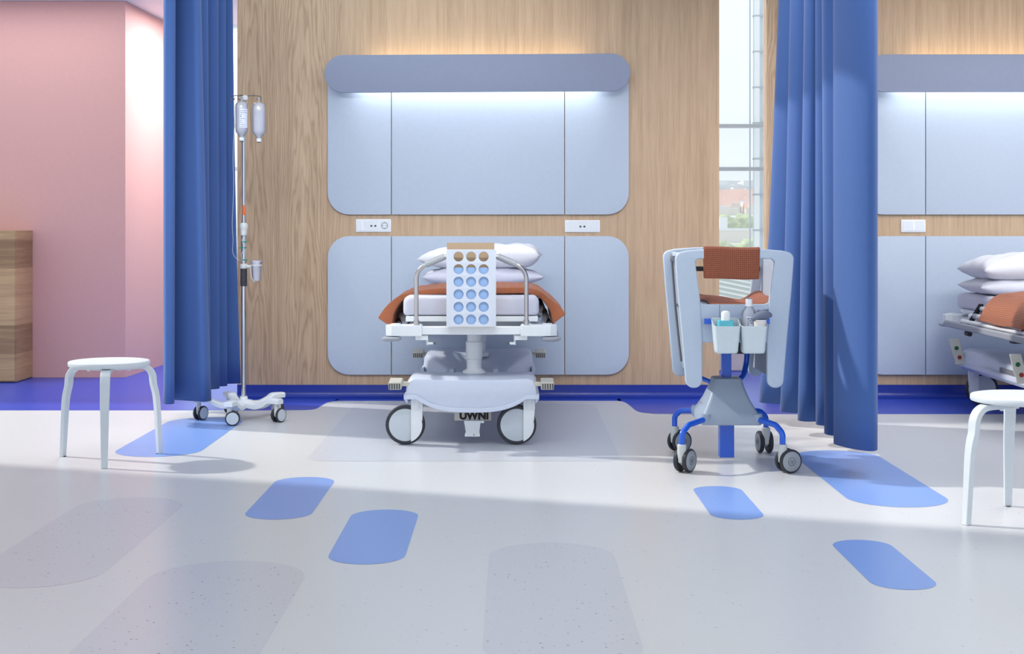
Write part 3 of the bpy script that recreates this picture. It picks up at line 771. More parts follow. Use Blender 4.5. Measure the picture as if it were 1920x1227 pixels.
tube_px = [(440.5, 196), (440, 222), (438, 262), (437, 300), (438, 345), (437, 385), (435.5, 420), (437, 450), (436, 470), (439, 480), (445, 486), (452, 489)]
tag(MB().tube(spline([P(a, b_, 7.585) for a, b_ in tube_px], 6), 0.0016, 8).build('infusion_line', 'tubing'), 'thin clear infusion tube looping down beside the drip stand pole', 'tube')

# ------------------------------------------------------------------ pillows and cloth helpers
def pillow(name, c, w, d, h, rot, label, seed=0, tilt=(0, 0), m='linen', sag=0.0, pw=(2.6, 2.6)):
    rg_ = random.Random(seed); ph = [rg_.uniform(0, 6) for _ in range(6)]
    t = MB()
    n = 40
    def side(s_):
        def fn(u, v):
            a, b_ = u*2-1, v*2-1
            e = (max(0, 1-abs(a)**(pw[0] if a < 0 else pw[1])))**0.5*(max(0, 1-abs(b_)**3.0))**0.5
            px_ = a*w/2*(1-0.05*(1-abs(b_)**2)*abs(a)); py_ = b_*d/2*(1-0.07*(1-abs(a)**2)*abs(b_))
            wr = 0.006*math.sin(a*7+b_*4+ph[0])*math.sin(b_*6+ph[1])+0.004*math.sin(a*13-b_*9+ph[2])
            z = s_*h/2*e+(wr*e if s_ > 0 else 0.3*wr*e)-sag*(a*a)
            return (px_, py_, z)
        return fn
    t.grid(side(1), n, n); t.grid(side(-1), n, n)
    o = t.build(name, m, None, smooth=180)
    bm = bmesh.new(); bm.from_mesh(o.data); bmesh.ops.remove_doubles(bm, verts=bm.verts, dist=1e-5)
    bmesh.ops.recalc_face_normals(bm, faces=bm.faces); bm.to_mesh(o.data); bm.free()
    o.location = c; o.rotation_euler = (tilt[0], tilt[1], rot)
    return tag(o, label, 'pillow')

def cloth(name, prof, y0, y1, thick, label, m, skew=None, ny=14, ripple=0.004, origin=(0, 0, 0), cat='blanket', uvs=1.0):
    """cloth of visible thickness: profile (x, z) swept along y"""
    c = spline([Vector((p[0], 0, p[1])) for p in prof], 10); N = len(c)-1
    L = [0]
    for i in range(1, N+1): L.append(L[-1]+(c[i]-c[i-1]).length)
    mb = MB()
    def pt(u, v):
        i = min(int(round(u*N)), N); p = c[i]; s_ = L[i]
        off = skew(i/N) if skew else 0
        y = y0+(y1-y0)*v+off
        return (p.x-origin[0], y-origin[1], p.z-origin[2]+ripple*math.sin(s_*23+v*3)*math.sin(v*9+s_*5))
    mb.grid(pt, N, ny, uv=lambda u, v: (L[min(int(round(u*N)), N)]*uvs, (y0+(y1-y0)*v)*uvs))
    o = mb.build(name, m, None, smooth=180, fix=False)
    q = o.modifiers.new('thickness', 'SOLIDIFY'); q.offset = -1
    if isinstance(thick, tuple):
        vg = o.vertex_groups.new(name='thick')
        for v in o.data.vertices:
            i = v.index//(ny+1); vg.add([v.index], thick[1](i/N)/thick[0], 'REPLACE')
        q.vertex_group = 'thick'; q.thickness = thick[0]
    else: q.thickness = thick
    q2 = o.modifiers.new('round', 'BEVEL'); q2.width = 0.005; q2.segments = 2; q2.limit_method = 'ANGLE'; q2.angle_limit = math.radians(50)
    o.location = origin
    return tag(o, label, cat)
# ------------------------------------------------------------------ hospital bed
def shell_bottom(x, hw, zs, zc):
    t = min(1.0, abs(x)/(hw*0.82)); return zs-(zs-zc)*(1-t**3)
def base_ring(y, hw, zt, zs, zc, rnd=0.03, sl=0.010):
    pts = [(-hw-0.004, zs), (-hw, zs+0.02), (-hw+sl*0.6, zt-rnd), (-hw+sl+rnd*0.3, zt-rnd*0.3), (-hw+sl+rnd, zt), (-hw*0.6, zt-0.004), (-hw*0.3, zt-0.006)]
    top = pts+[(0, zt-0.006)]+[(-a, b) for a, b in reversed(pts)]
    bot = [(-hw+2*hw*k/16, shell_bottom(-hw+2*hw*k/16, hw, zs, zc)) for k in range(15, 0, -1)]
    return [(x, y, z) for x, z in top+bot]

def hospital_bed(cx, y0, drop, label, pedal_up):
    mw, mt, ms = (0.300, 0.300, 0.215) if pedal_up else (0.185, 0.262, 0.19)
    """foot end towards the viewer at y0; `drop` lowers the bed deck on its columns"""
    t = thing('hospital_bed', (cx, y0, 0), label, 'bed', 'hospital stretcher beds')
    dz = -drop
    # --- wheeled base
    rings = [base_ring(0.015, 0.298, 0.305, 0.236, 0.18), base_ring(0.02, 0.306, 0.318, 0.228, 0.168), base_ring(0.06, 0.312, 0.326, 0.225, 0.165),
             base_ring(0.30, 0.312, 0.326, 0.225, 0.165), base_ring(0.42, 0.27, 0.310, 0.225, 0.165), base_ring(0.56, mw, mt, ms, 0.165),
             base_ring(1.12, mw, mt, ms, 0.165), base_ring(1.28, 0.28, 0.310, 0.225, 0.165), base_ring(1.36, 0.310, 0.326, 0.222, 0.165),
             base_ring(1.68, 0.312, 0.326, 0.225, 0.165), base_ring(1.72, 0.306, 0.318, 0.228, 0.168), base_ring(1.725, 0.298, 0.305, 0.236, 0.18)]
    base = MB().loft(rings).build('base_cover', 'bed_plastic', t, smooth=50, bevel=0.004)
    for yy, dr in ((0.008, 1), (1.717, 1)):
        m = MB(); a = []; n = 32
        ring_t, ring_b = [], []
        for k in range(n+1):
            x = -0.317+0.634*k/n; zb = shell_bottom(x, 0.314, 0.222, 0.160)
            ring_b.append((x, zb)); ring_t.append((x, zb+0.022))
        m.prism(ring_b+ring_t[::-1], yy, yy+0.016, 'xz'); m.build('edge_bumper', 'bed_plastic', base, bevel=0.003)
    for s in (-1, 1):
        for yy, ya, yb in (((0.0, 0.02, 1.70),) if pedal_up else ((0.0, 0.02, 0.50), (0.0, 1.26, 1.70))):
            m = MB().prism([(s*0.30, 0.20), (s*0.318, 0.222), (s*0.318, 0.244), (s*0.30, 0.25)], ya, yb, 'xz'); m.build('side_bumper', 'bed_plastic', base, bevel=0.003)
        m = MB().prism([(0.0, 0.02), (0.02, 0.05), (0.16, 0.05), (0.20, 0.0), (0.16, -0.02), (0.03, -0.012)], s*0.11-0.012, s*0.11+0.012, 'yz', T=Matrix.Translation((0, 0.40, 0.275)))
        m.build('base_rib', 'bed_plastic', base, bevel=0.004)
    MB().bb((0.3125, 0.10, 0.262), (0.3145, 0.24, 0.292)).build('vent_label', 'mid_grey', base)
    MB().bb((-0.3065 if pedal_up else -0.3145, 0.80 if pedal_up else 1.42, 0.235), (-0.300 if pedal_up else -0.3125, 1.05 if pedal_up else 1.60, 0.275)).build('vent_label', 'mid_grey', base)
    # --- castors
    for i, (fx, wx, yy) in enumerate(((-0.258, -0.315, 0.075), (0.272, 0.212, 0.075), (-0.265, -0.21, 1.62), (0.265, 0.21, 1.62))):
        zc, r = 0.0945, 0.0935; q = 1 if wx > fx else -1; yw = yy+0.012
        c = MB()
        hw = 0.028
        poly = [(fx-hw, 0.236), (fx+hw, 0.236)]
        inn = [(fx+hw, 0.11)]+[(wx+0.080*math.cos(a), zc+0.080*math.sin(a)) for a in [(0.35-0.95*k/6) if q < 0 else (0.0) for k in range(7)]] if q < 0 else []
        if q < 0:
            e = [(wx+0.082*math.cos(a), zc+0.082*math.sin(a)) for a in [0.55-1.85*k/12 for k in range(13)]]
            e = [p for p in e if fx-hw <= p[0] <= fx+hw]
            poly = [(fx-hw, 0.236), (fx+hw, 0.236)]+[(min(fx+hw, wx+0.082), zc+0.02)]+e+[(fx-hw, zc-math.sqrt(max(0, 0.082**2-(fx-hw-wx)**2)))]
        else:
            e = [(wx-0.082*math.cos(a), zc+0.082*math.sin(a)) for a in [0.55-1.85*k/12 for k in range(13)]]
            e = [p for p in e if fx-hw <= p[0] <= fx+hw]
            poly = [(fx+hw, 0.236), (fx-hw, 0.236)]+[(max(fx-hw, wx-0.082), zc+0.02)]+e+[(fx+hw, zc-math.sqrt(max(0, 0.082**2-(fx+hw-wx)**2)))]
        c.prism(poly, yw-0.034, yw-0.012, 'xz')
        c.cyl((fx, yy, 0.17), (fx, yy, 0.24), 0.027, seg=24)
        ca = c.build('caster', 'bed_metal', t, bevel=0.006, seg=3)
        T = Matrix.Translation((wx, yw, zc)) @ Matrix.Rotation(PI/2, 4, 'X') @ Matrix.Rotation(0.0, 4, 'Z')
        MB().lathe([(0.080, -0.017), (r-0.003, -0.016), (r, -0.010), (r, 0.010), (r-0.003, 0.016), (0.080, 0.017)], 48, T).build('tyre', 'rubber', ca)
        MB().lathe([(0, 0.0195), (0.070, 0.0195), (0.0765, 0.018), (0.0775, 0.012), (0.0775, -0.014), (0, -0.016)], 48, T).build('wheel_cover', 'wheel_cover', ca)
    # --- pedals
    for s in (-1, 1):
        for yy in ((0.66, 1.66) if pedal_up else (0.03, 1.66)):
            pm = MB(); zc = 0.295
            if not pedal_up:
                pm.prism([(-0.062, 0.012), (0.05, 0.022), (0.055, 0.010), (0.03, -0.006), (-0.06, -0.024)], s*0.325, s*0.385, 'yz', T=Matrix.Translation((0, yy, zc)))
                pd = pm.build('foot_pedal', 'pedal_beige', t, bevel=0.004)
                rb = MB()
                for k in range(5): rb.bb((s*0.331+s*k*0.0115, yy-0.066, zc-0.020), (s*0.331+s*(k*0.0115+0.005), yy-0.058, zc+0.006))
                rb.build('pedal_ribs', 'slot_dark', pd)
            else:
                prof = [(0.052, 0.088), (0.044, 0.055), (0.032, 0.0), (0.018, -0.035), (0.016, -0.063)]
                cs = spline([Vector((a, 0, b)) for a, b in prof], 5)
                rings = [[(s*(0.318+p.x)+s*o, yy+w_, zc+p.z) for o, w_ in ((-0.030, -0.034), (0.030, -0.034), (0.030, -0.022), (-0.030, -0.022))] for p in cs]
                pd = MB().loft(rings).build('foot_pedal', 'pedal_beige', t, bevel=0.004)
                for zz_, mm, xx in ((0.035, 'green_dot', 0.040), (-0.018, 'red_dot', 0.022)):
                    MB().lathe([(0, 0.009), (0.012, 0.009), (0.012, -0.004)], 16, Matrix.Translation((s*(0.318+xx), yy-0.028, zc+zz_)) @ Matrix.Rotation(PI/2, 4, 'X')).build('pedal_dot', mm, pd)
            MB().bb((s*0.285, yy-0.012, zc-0.012), (s*0.335, yy+0.012, zc+0.008)).build('pedal_arm', 'pedal_beige', t, bevel=0.003)
    # --- columns
    for yy in (0.30, 1.30):
        cm = MB().lathe([(0.055, 0.310), (0.055, 0.328), (0.040, 0.336), (0.0365, 0.34), (0.0365, 0.385+dz*0.3), (0.040, 0.388+dz*0.3), (0.0405, 0.47+dz), (0.034, 0.474+dz), (0.034, 0.535+dz)], 36).build('lift_column', 'bed_metal', t, smooth=40)
        cm.location = (0.005, yy, 0)
    # --- maker plate and bracket below the front cover
    y_ = 0.10
    bx = MB().bb((-0.085, y_+0.02, 0.108), (0.092, y_+0.12, 0.19)).build('control_box', 'tag_grey', t, bevel=0.003)
    words('lettering', 'UWNI', 0.050, 'ink_black', bx, (-0.060, y_+0.0192, 0.116), bold=0.0028)
    MB().bb((0.028, y_+0.0185, 0.124), (0.068, y_+0.0201, 0.1265)).bb((0.028, y_+0.0185, 0.130), (0.058, y_+0.0201, 0.1325)).build('print_lines', 'ink', bx)
    br = MB().prism([(-0.040, 0.112), (0.040, 0.112), (0.033, 0.055), (0.036, 0.048), (0.036, 0.036), (-0.036, 0.036), (-0.036, 0.048), (-0.031, 0.055)], y_-0.01, y_+0.03, 'xz', T=Matrix.Translation((0.002, 0, 0)))
    br.bb((0.035, y_-0.008, 0.100), (0.058, y_+0.03, 0.112))
    bo = br.build('floor_lever', 'white_plastic', t, bevel=0.002)
    MB().cyl((0.010, y_-0.0115, 0.045), (0.010, y_-0.009, 0.045), 0.0028, seg=10).build('pin', 'ink_black', bo)
    # --- deck frame
    fr = MB(); zb = 0.521+dz
    fr.bb((-0.235, -0.012, zb+0.006), (0.235, 0.03, zb+0.044))
    fo = fr.build('foot_bar', 'bed_metal', t, bevel=0.004)
    MB().bb((-0.235, 1.735, zb+0.006), (0.235, 1.775, zb+0.044)).build('head_bar', 'bed_metal', t, bevel=0.004)
    for yy, q in ((0.0, 1), (1.76, -1)):
        for s in (-1, 1):
            m = MB().prism([(s*0.23, -0.025*q), (s*0.37, -0.025*q), (s*0.40, 0.0), (s*0.40, 0.06*q), (s*0.37, 0.10*q), (s*0.26, 0.07*q), (s*0.23, 0.05*q)], zb, zb+0.050, 'xy', T=Matrix.Translation((0, yy, 0)))
            m.cyl((s*0.355, yy+0.03*q, zb+0.05), (s*0.355, yy+0.03*q, zb+0.056), 0.024, seg=24)
            m.cyl((s*0.258, yy+0.012*q, zb+0.05), (s*0.258, yy+0.012*q, zb+0.055), 0.024, seg=24)
            m.build('corner_cap', 'white_plastic', t, bevel=0.008, seg=3)
            m = MB().lathe([(0.0, -0.012), (0.034, -0.011), (0.047, -0.004), (0.047, 0.004), (0.040, 0.008), (0, 0.008)], 28, Matrix.Translation((s*0.372, yy-0.008*q, zb-0.012)))
            m.build('bumper_disc', 'grey_plastic', t, smooth=45)
    for s in (-1, 1):
        MB().bb((s*0.30-0.015, 0.02, zb+0.008), (s*0.30+0.015, 1.75, zb+0.038)).build('side_tube', 'bed_metal', t, bevel=0.004)
        MB().bb((s*0.398-0.012, 0.10, zb-0.020), (s*0.398+0.012, 1.70, zb+0.018)).build('side_bumper_rail', 'grey_plastic', t, bevel=0.009, seg=3)
        # bracket and bolt below the corner
        m = MB().bb((s*0.205-0.007, 0.02, zb-0.045), (s*0.205+0.003, 0.05, zb+0.006))
        m.cyl((s*0.205, 0.012, zb-0.036), (s*0.205-s*0.026, 0.012, zb-0.036), 0.006, seg=12)
        m.bb((s*0.232-0.03, 0.0, zb-0.02), (s*0.232+0.03, 0.05, zb+0.002)); m.build('bracket', 'bed_metal', t, bevel=0.0015)
        MB().cyl((s*0.178, 0.012, zb-0.036), (s*0.166, 0.012, zb-0.036), 0.0045, seg=10).build('bolt', 'dark_steel', t)
        # folded-down side rail: three tubes on hinged arms
        sr = MB()
        for k, (xx, zz_) in enumerate(((0.335, 0.630), (0.357, 0.585), (0.378, 0.548))):
            e = 0.05*k
            pts = fillet([(s*(xx-0.012), 0.42, zz_+dz-0.03), (s*xx, 0.44, zz_+dz), (s*xx, 1.30+0.08*k, zz_+dz), (s*(xx-0.012), 1.34+0.08*k, zz_+dz-0.03)], 0.03, 5, closed=False)
            sr.tube(pts, 0.0125, 12)
        so = sr.build('side_rail', 'bed_metal', t)
        for yy, ln in ((0.50, 0), (0.88, 0), (1.26, 0.07)):
            m = MB(); 
            for w_ in (-0.012, 0.012):
                m.add([(s*0.322, yy+w_-0.004, 0.655+dz), (s*0.345, yy+w_-0.004, 0.655+dz), (s*0.392, yy+w_+ln, 0.532+dz), (s*0.368, yy+w_+ln, 0.532+dz),
                       (s*0.322, yy+w_+0.004, 0.655+dz), (s*0.345, yy+w_+0.004, 0.655+dz), (s*0.392, yy+w_+ln+0.008, 0.532+dz), (s*0.368, yy+w_+ln+0.008, 0.532+dz)],
                      [(0, 1, 2, 3), (4, 7, 6, 5), (0, 4, 5, 1), (1, 5, 6, 2), (2, 6, 7, 3), (3, 7, 4, 0)])
            m.build('rail_arm', 'black_plastic', so, bevel=0.002)
            MB().cyl((s*0.360, yy-0.03, 0.585+dz), (s*0.360, yy+0.03, 0.585+dz), 0.0165, seg=14).build('rail_sleeve', 'grey_plastic', so)
        MB().bb((s*0.29-0.03, 0.80, zb-0.05), (s*0.29+0.03, 0.86, zb-0.005)).build('latch', 'black_plastic', t, bevel=0.004)
        MB().cyl((s*0.385, 1.30, zb-0.035), (s*0.385, 1.36, zb-0.035), 0.014, seg=14).build('release_knob', 'black_plastic', t)
    pl = MB().bb((-0.312, 0.07, 0.583+dz), (0.312, 1.70, 0.608+dz)).build('deck_platform', 'bed_metal', t, bevel=0.003)
    m = MB()
    for yy in (0.12, 0.6, 1.1, 1.6): m.bb((-0.24, yy, 0.548+dz), (0.24, yy+0.05, 0.582+dz))
    m.build('cross_member', 'grey_plastic', t, bevel=0.002)
    # --- push handles
    for s in (-1, 1):
        zt = 0.803+dz
        pts = fillet([(s*0.257, -0.004, zb+0.03), (s*0.257, -0.004, zt+0.03), (s*0.135, -0.006, zt+0.085), (s*0.06, -0.008, zt+0.100)], [0, 0.075, 0.02, 0], 10, closed=False)
        ho = MB().tube(pts, 0.0105, 16).build('push_handle', 'steel', t)
        a, b = Vector((s*0.213, -0.005, zt+0.0515)), Vector((s*0.125, -0.006, zt+0.089))
        m = MB(); n = 9
        m.tube([a.lerp(b, k/n) for k in range(n+1)], [0.0145+0.0012*(k % 2) for k in range(n+1)], 16); m.build('handle_grip', 'grip_clear', ho)
        MB().cyl((s*0.257, -0.004, zb+0.05), (s*0.257, -0.004, zb+0.075), 0.0135, seg=18).build('handle_collar', 'steel', ho)
    # --- mattress, a thing of its own
    return t

def mattress(cx, y0, dz, label):
    mb = MB(); n = 36
    def ring(y, ins, z0, z1, r):
        p = fillet([(-0.328+ins, y, z0), (0.318-ins, y, z0), (0.318-ins, y, z1), (-0.328+ins, y, z1)], [0.018, 0.018, r, r], 6)
        return [tuple(q) for q in p]
    ys = [0.085, 0.09, 0.105]+[0.105+1.60*k/24 for k in range(1, 24)]+[1.705, 1.72, 1.725]
    rings = []
    for i, y in enumerate(ys):
        e = {0: 0.02, 1: 0.008, 2: 0.0}.get(i, {len(ys)-1: 0.02, len(ys)-2: 0.008}.get(i, 0.0))
        wv = 0.0025*math.sin(y*11+1)+0.002*math.sin(y*29)
        rings.append(ring(y, e+wv, 0.610+dz+e*0.5, 0.700+dz-e*0.8+0.003*math.sin(y*5), 0.032))
    mb.loft(rings)
    o = mb.build('mattress', 'sheet', None, smooth=50)
    o.location = (cx, y0, 0)
    return tag(o, label, 'mattress')

BX, BY = -0.190, 6.65
hospital_bed(BX, BY, 0.0, 'white wheeled hospital bed seen from its foot end in the centre', False)
mattress(BX, BY, 0.0, 'mattress in a white sheet on the centre hospital bed')
RX, RY = 2.935, 6.62
hospital_bed(RX, RY, 0.05, 'white hospital bed cut off by the right edge of the photo', True)
mattress(RX, RY, -0.05, 'mattress in a white sheet on the right hospital bed')

pillow('pillow', (BX+0.025, 8.10, 0.752), 0.69, 0.42, 0.112, 0.03, 'lower white pillow of the stack on the centre bed', 1, (0, 0.0), 'sheet', 0.0, (3.2, 2.4))
pillow('pillow', (BX+0.012, 8.10, 0.862), 0.69, 0.42, 0.138, -0.05, 'upper white pillow of the stack on the centre bed', 2, (0.0, -0.03), 'linen', 0.0, (2.4, 9.0))
pillow('pillow', (RX+0.01, 8.02, 0.705), 0.74, 0.46, 0.122, -0.02, 'lower white pillow of the stack on the right bed', 3, (0, -0.02), 'linen', 0.0, (4.0, 2.6))
pillow('pillow', (RX+0.02, 8.00, 0.815), 0.77, 0.46, 0.155, 0.03, 'upper white pillow of the stack on the right bed', 4, (0.0, -0.06), 'linen', 0.0, (4.5, 2.6))

def blanket_thick(u): 
    a = abs(u*2-1); return 0.030+0.050*max(0, (a-0.55)/0.45)**1.3
cloth('blanket', [(-0.462, 0.590), (-0.425, 0.640), (-0.372, 0.688), (-0.325, 0.712), (-0.24, 0.726), (0, 0.737), (0.22, 0.737), (0.315, 0.726), (0.365, 0.694), (0.415, 0.650), (0.452, 0.605)],
      6.90-BY, 7.62-BY, (0.08, blanket_thick), 'terracotta waffle blanket draped across the foot of the centre bed', 'terracotta', skew=lambda u: 0.03*math.sin(u*9), origin=(0, 0, 0)).location = (BX, BY, 0)
cloth('blanket', [(-0.405, 0.520), (-0.398, 0.570), (-0.375, 0.625), (-0.335, 0.664), (-0.27, 0.680), (0, 0.690), (0.27, 0.682), (0.345, 0.66), (0.39, 0.60), (0.41, 0.54)],
      0.36, 1.02, 0.028, 'terracotta ribbed blanket draped over the side of the right bed', 'terracotta', skew=lambda u: 0.10*abs(u*2-1)**3, origin=(0, 0, 0)).location = (RX, RY, 0)

# ------------------------------------------------------------------ document holder on the foot end
hx = -0.198; hy = BY-0.075; hz = PZ(613, hy)
ch = thing('document_holder', (PX(883.5, hy), hy, hz), 'white perforated document holder with round holes at the foot of the centre bed', 'holder')
s = hy/F; W = 93*s/2
holes = []
for r_ in range(6):
    for c_ in range(3):
        holes.append(circle((859.7+23.6*c_-883.5)*s, (613-(481.5+23.6*r_))*s, 9.4*s, 28))
plate('front_panel', [(-W, 0), (W, 0), (W, 145*s), (-W, 145*s)], holes, 0.006, 'holder_white', ch, 0.0008)
MB().bb((-W+0.0, 0.044, 0), (W-0.008, 0.048, 157.5*s)).build('back_panel', 'holder_tan', ch)
for q in (-1, 1): MB().bb((q*(W-0.002)-0.002, 0.006, 0), (q*(W-0.002)+0.002, 0.044, 145*s)).build('side_panel', 'holder_white', ch)
MB().bb((-W+0.004, 0.006, 0), (W-0.004, 0.044, 0.004)).build('bottom_panel', 'holder_white', ch)
for q in (-1, 1):
    MB().tube([(q*0.07, 0.048, 0.330), (q*0.07, 0.072, 0.337), (q*0.07, 0.080, 0.325)], 0.003, 8).build('hook', 'holder_white', ch)
fo = MB().bb((-W+0.006, -0.002, 0), (W-0.006, 0.002, 109*s)).build('folder', 'folder_blue', None, bevel=0.0008)
fo.location = (PX(883.5, hy), hy+0.014, hz+0.005); tag(fo, 'light blue folder standing inside the perforated document holder', 'folder')
# ------------------------------------------------------------------ wheeled trolley
tx, ty = 0.948, 6.05
TF = 0.0; SF = ty/F
tr = thing('wheeled_trolley', (tx, ty, 0), 'grey folding trolley with blue legs and towels in front of the right curtain', 'trolley')
def tp(x, y): return ((x-1378)*SF, PZ(y, ty))
def shell(name, yoff, parent, m):
    half = [(1378, 466.5), (1330, 467), (1290, 470), (1266, 475.5), (1271, 545), (1279, 630), (1287, 728), (1317, 728), (1317.5, 640), (1315, 590), (1313, 560), (1308, 520), (1303.5, 490), (1310, 486), (1330, 485.5), (1378, 485.5)]
    rad = [0, 0, 0, 16, 0, 0, 14.5, 14.5, 0, 0, 0, 0, 12, 6, 0, 0]
    full = half[:-1]+[(1378, 485.5)]
    left = [(tp(*p)[0], tp(*p)[1], 0) for p in half]
    right = [(-p[0], p[1], 0) for p in left]
    poly = left+right[::-1]
    # drop the doubled centre points
    pts, rr = [], []
    allr = [r*SF for r in rad]+[r*SF for r in rad[::-1]]
    for p, r in zip(poly, allr):
        if pts and (Vector(p)-Vector(pts[-1])).length < 1e-6: continue
        pts.append(p); rr.append(r)
    if (Vector(pts[0])-Vector(pts[-1])).length < 1e-6: pts.pop(); rr.pop()
    out = [tuple(p[:2]) for p in fillet(pts, rr, 8)]
    return plate(name, out, [], 0.030, m, parent, 0.007, (0, yoff, 0), res=3)
shell('front_frame', 0.0, tr, 'cart_shell')
shell('rear_frame', 0.49, tr, 'cart_shell')
for yy, nm in ((0.010, 'cross_panel'), (0.492, 'cross_panel')):
    a = tp(1311, 548); pts = [tp(1304, 545), tp(1316, 571), tp(1440, 571), tp(1452, 545), tp(1450, 643), tp(1306, 643)]
    cc = [tp(1305, 546), tp(1312, 571), tp(1444, 571), tp(1451, 546), tp(1447, 643), tp(1309, 643)]
    pts = [tuple(q[:2]) for q in fillet([(a_, b_, 0) for a_, b_ in cc], [0, 16*SF, 16*SF, 0, 2*SF, 2*SF], 8)]
    plate(nm, pts, [], 0.016, 'cart_shell', tr, 0.003, (0, yy, 0))
MB().bb((tp(1349.6, 0)[0], 0.0085, tp(0, 642)[1]), (tp(1350.4, 0)[0], 0.0102, tp(0, 572)[1])).build('panel_joint', 'mid_grey', tr)
for q in (-1, 1):
    pts = [(0.028, PZ(482, ty)), (0.492, PZ(482, ty)), (0.492, 0.42), (0.46, 0.385), (0.06, 0.385), (0.028, 0.42)]
    m = MB(); 
    def xz(y_, z_): return q*(0.212-0.05*(0.93-z_)/0.55)
    n = 10; rings = []
    for k in range(n+1):
        z_ = 0.385+(PZ(482, ty)-0.385)*k/n; x_ = xz(0, z_)
        rings.append([(x_-0.004, 0.026, z_), (x_+0.004, 0.026, z_), (x_+0.004, 0.492, z_), (x_-0.004, 0.492, z_)])
    m.loft(rings); sp = m.build('side_flap', 'cart_recess', tr, bevel=0.002)
    m = MB(); xo = q*0.012
    m.tube([(xz(0, 0.88)+xo, 0.44, 0.905), (xz(0, 0.7)+xo, 0.43, 0.66), (xz(0, 0.45)+xo, 0.40, 0.42)], 0.005, 10)
    m.tube([(xz(0, 0.68)+xo, 0.43, 0.68), (xz(0, 0.68)+xo, 0.10, 0.655)], 0.004, 10); m.build('strut', 'dark_steel', sp)
    MB().cyl((xz(0, 0.9)+q*0.002, 0.42, 0.895), (xz(0, 0.9)+q*0.022, 0.42, 0.895), 0.022, seg=20).build('hinge_boss', 'grey_plastic', sp)
    MB().bb((xz(0, 0.92)-0.010, 0.02, PZ(484, ty)), (xz(0, 0.92)+0.010, 0.49, PZ(476, ty))).build('top_rail', 'cart_shell', tr, bevel=0.004)
MB().bb((-0.19, 0.470, PZ(509, 6.5)), (0.19, 0.484, PZ(500, 6.5))).build('rear_bar', 'black_plastic', tr, bevel=0.002)
# blue frame
bl = MB().bb((tp(1320, 0)[0], -0.020, PZ(608, 6.03)), (tp(1442, 0)[0], -0.001, PZ(598, 6.03))); bl.build('hanging_rail', 'cart_blue', tr, bevel=0.0015)
cx_ = PX(1361.5, 6.25)-tx; cy_ = 0.20
MB().bb((cx_-0.020, cy_-0.02, 0.36), (cx_+0.020, cy_+0.02, 0.62)).build('upper_post', 'cart_blue', tr, bevel=0.003)
MB().bb((cx_-0.031, cy_-0.031, 0.020), (cx_+0.031, cy_+0.031, 0.20)).build('lower_post', 'cart_blue', tr, bevel=0.002)
MB().bb((cx_-0.16, cy_-0.012, 0.58), (cx_+0.16, cy_+0.012, 0.605)).build('support_beam', 'cart_blue', tr, bevel=0.003)
for q in (-1, 1):
    MB().bb((cx_+q*0.150-0.010, 0.02, 0.575), (cx_+q*0.150+0.010, 0.485, 0.60)).build('support_arm', 'cart_blue', tr, bevel=0.003)
MB().prism([(-0.036, 0.0), (0.036, 0.0), (0.020, 0.12), (-0.020, 0.12)], 0, 0.10, 'xz', T=Matrix.Translation((PX(1382, 6.1)-tx, 0.05, PZ(664, 6.1)))).build('lift_housing', 'black_plastic', tr, bevel=0.004)
MB().tube(spline([P(1401, 660, 6.33)-Vector((tx, ty, 0)), P(1399, 682, 6.33)-Vector((tx, ty, 0)), P(1394, 702, 6.31)-Vector((tx, ty, 0)), P(1386, 712, 6.28)-Vector((tx, ty, 0))], 6), 0.012, 12).build('curved_arm', 'cart_blue', tr)
MB().tube([P(1308, 706, 6.40)-Vector((tx, ty, 0)), P(1326, 714, 6.30)-Vector((tx, ty, 0)), P(1345, 722, 6.27)-Vector((tx, ty, 0))], 0.010, 12).build('foot_lever', 'cart_blue', tr)
# cone base with four sockets
rings = []
for zt, hw, hd, r_ in ((0.372, 0.046, 0.05, 0.014), (0.368, 0.060, 0.062, 0.014), (0.33, 0.070, 0.078, 0.016), (0.28, 0.090, 0.105, 0.018), (0.235, 0.114, 0.140, 0.018), (0.212, 0.128, 0.165, 0.018), (0.185, 0.131, 0.170, 0.016), (0.180, 0.127, 0.166, 0.016)):
    rings.append([tuple(p) for p in fillet([(cx_-hw, cy_-hd, zt), (cx_+hw, cy_-hd, zt), (cx_+hw, cy_+hd, zt), (cx_-hw, cy_+hd, zt)], r_, 5)])
bs = MB().loft(rings).build('base_cone', 'cart_base', tr, smooth=40)
words('floor_marks', '+  x  ^', 0.03, 'red_dot', bs, (cx_-0.118, cy_+0.05, 0.25), rot=(PI/2-0.5, 0, -PI/2), depth=0.0002)
for q, (wx, wy, rot) in enumerate(((PX(1280, 5.92), 5.95, 0.93), (PX(1470, 5.92), 5.95, 0.32), (PX(1264, 6.52), 6.50, 0.45), (PX(1437, 6.45), 6.46, PI/2+0.12))):
    lx, ly = wx-tx, wy-ty
    sx = cx_+(0.112 if lx > cx_ else -0.112); sy = cy_+(0.15 if ly > cy_ else -0.15)
    d = Vector((lx-sx, ly-sy, 0))
    pts = fillet([Vector((sx, sy, 0.212))-d*0.18, Vector((sx, sy, 0.205)), Vector((sx, sy, 0.195))+d*0.72, Vector((lx, ly, 0.165)), Vector((lx, ly, 0.108))], [0, 0.03, 0.05, 0.03, 0], 8, closed=False)
    MB().tube(pts, 0.0125, 16).build('leg', 'cart_blue', tr)
    MB().lathe([(0.0, -0.02), (0.020, -0.02), (0.024, 0.0), (0.020, 0.020), (0.0, 0.020)], 20, Matrix.Translation((sx, sy, 0.207))).build('leg_socket', 'cart_base', tr)
    lc = Matrix.Translation((lx, ly, 0))
    twin_caster(tr, lx, ly, 0.0505, 0.0500, rot, face='caster_face', stem_top=0.120, stem_r=0.019, trail=0.026, gap=0.012, wt=0.018, logo=True)

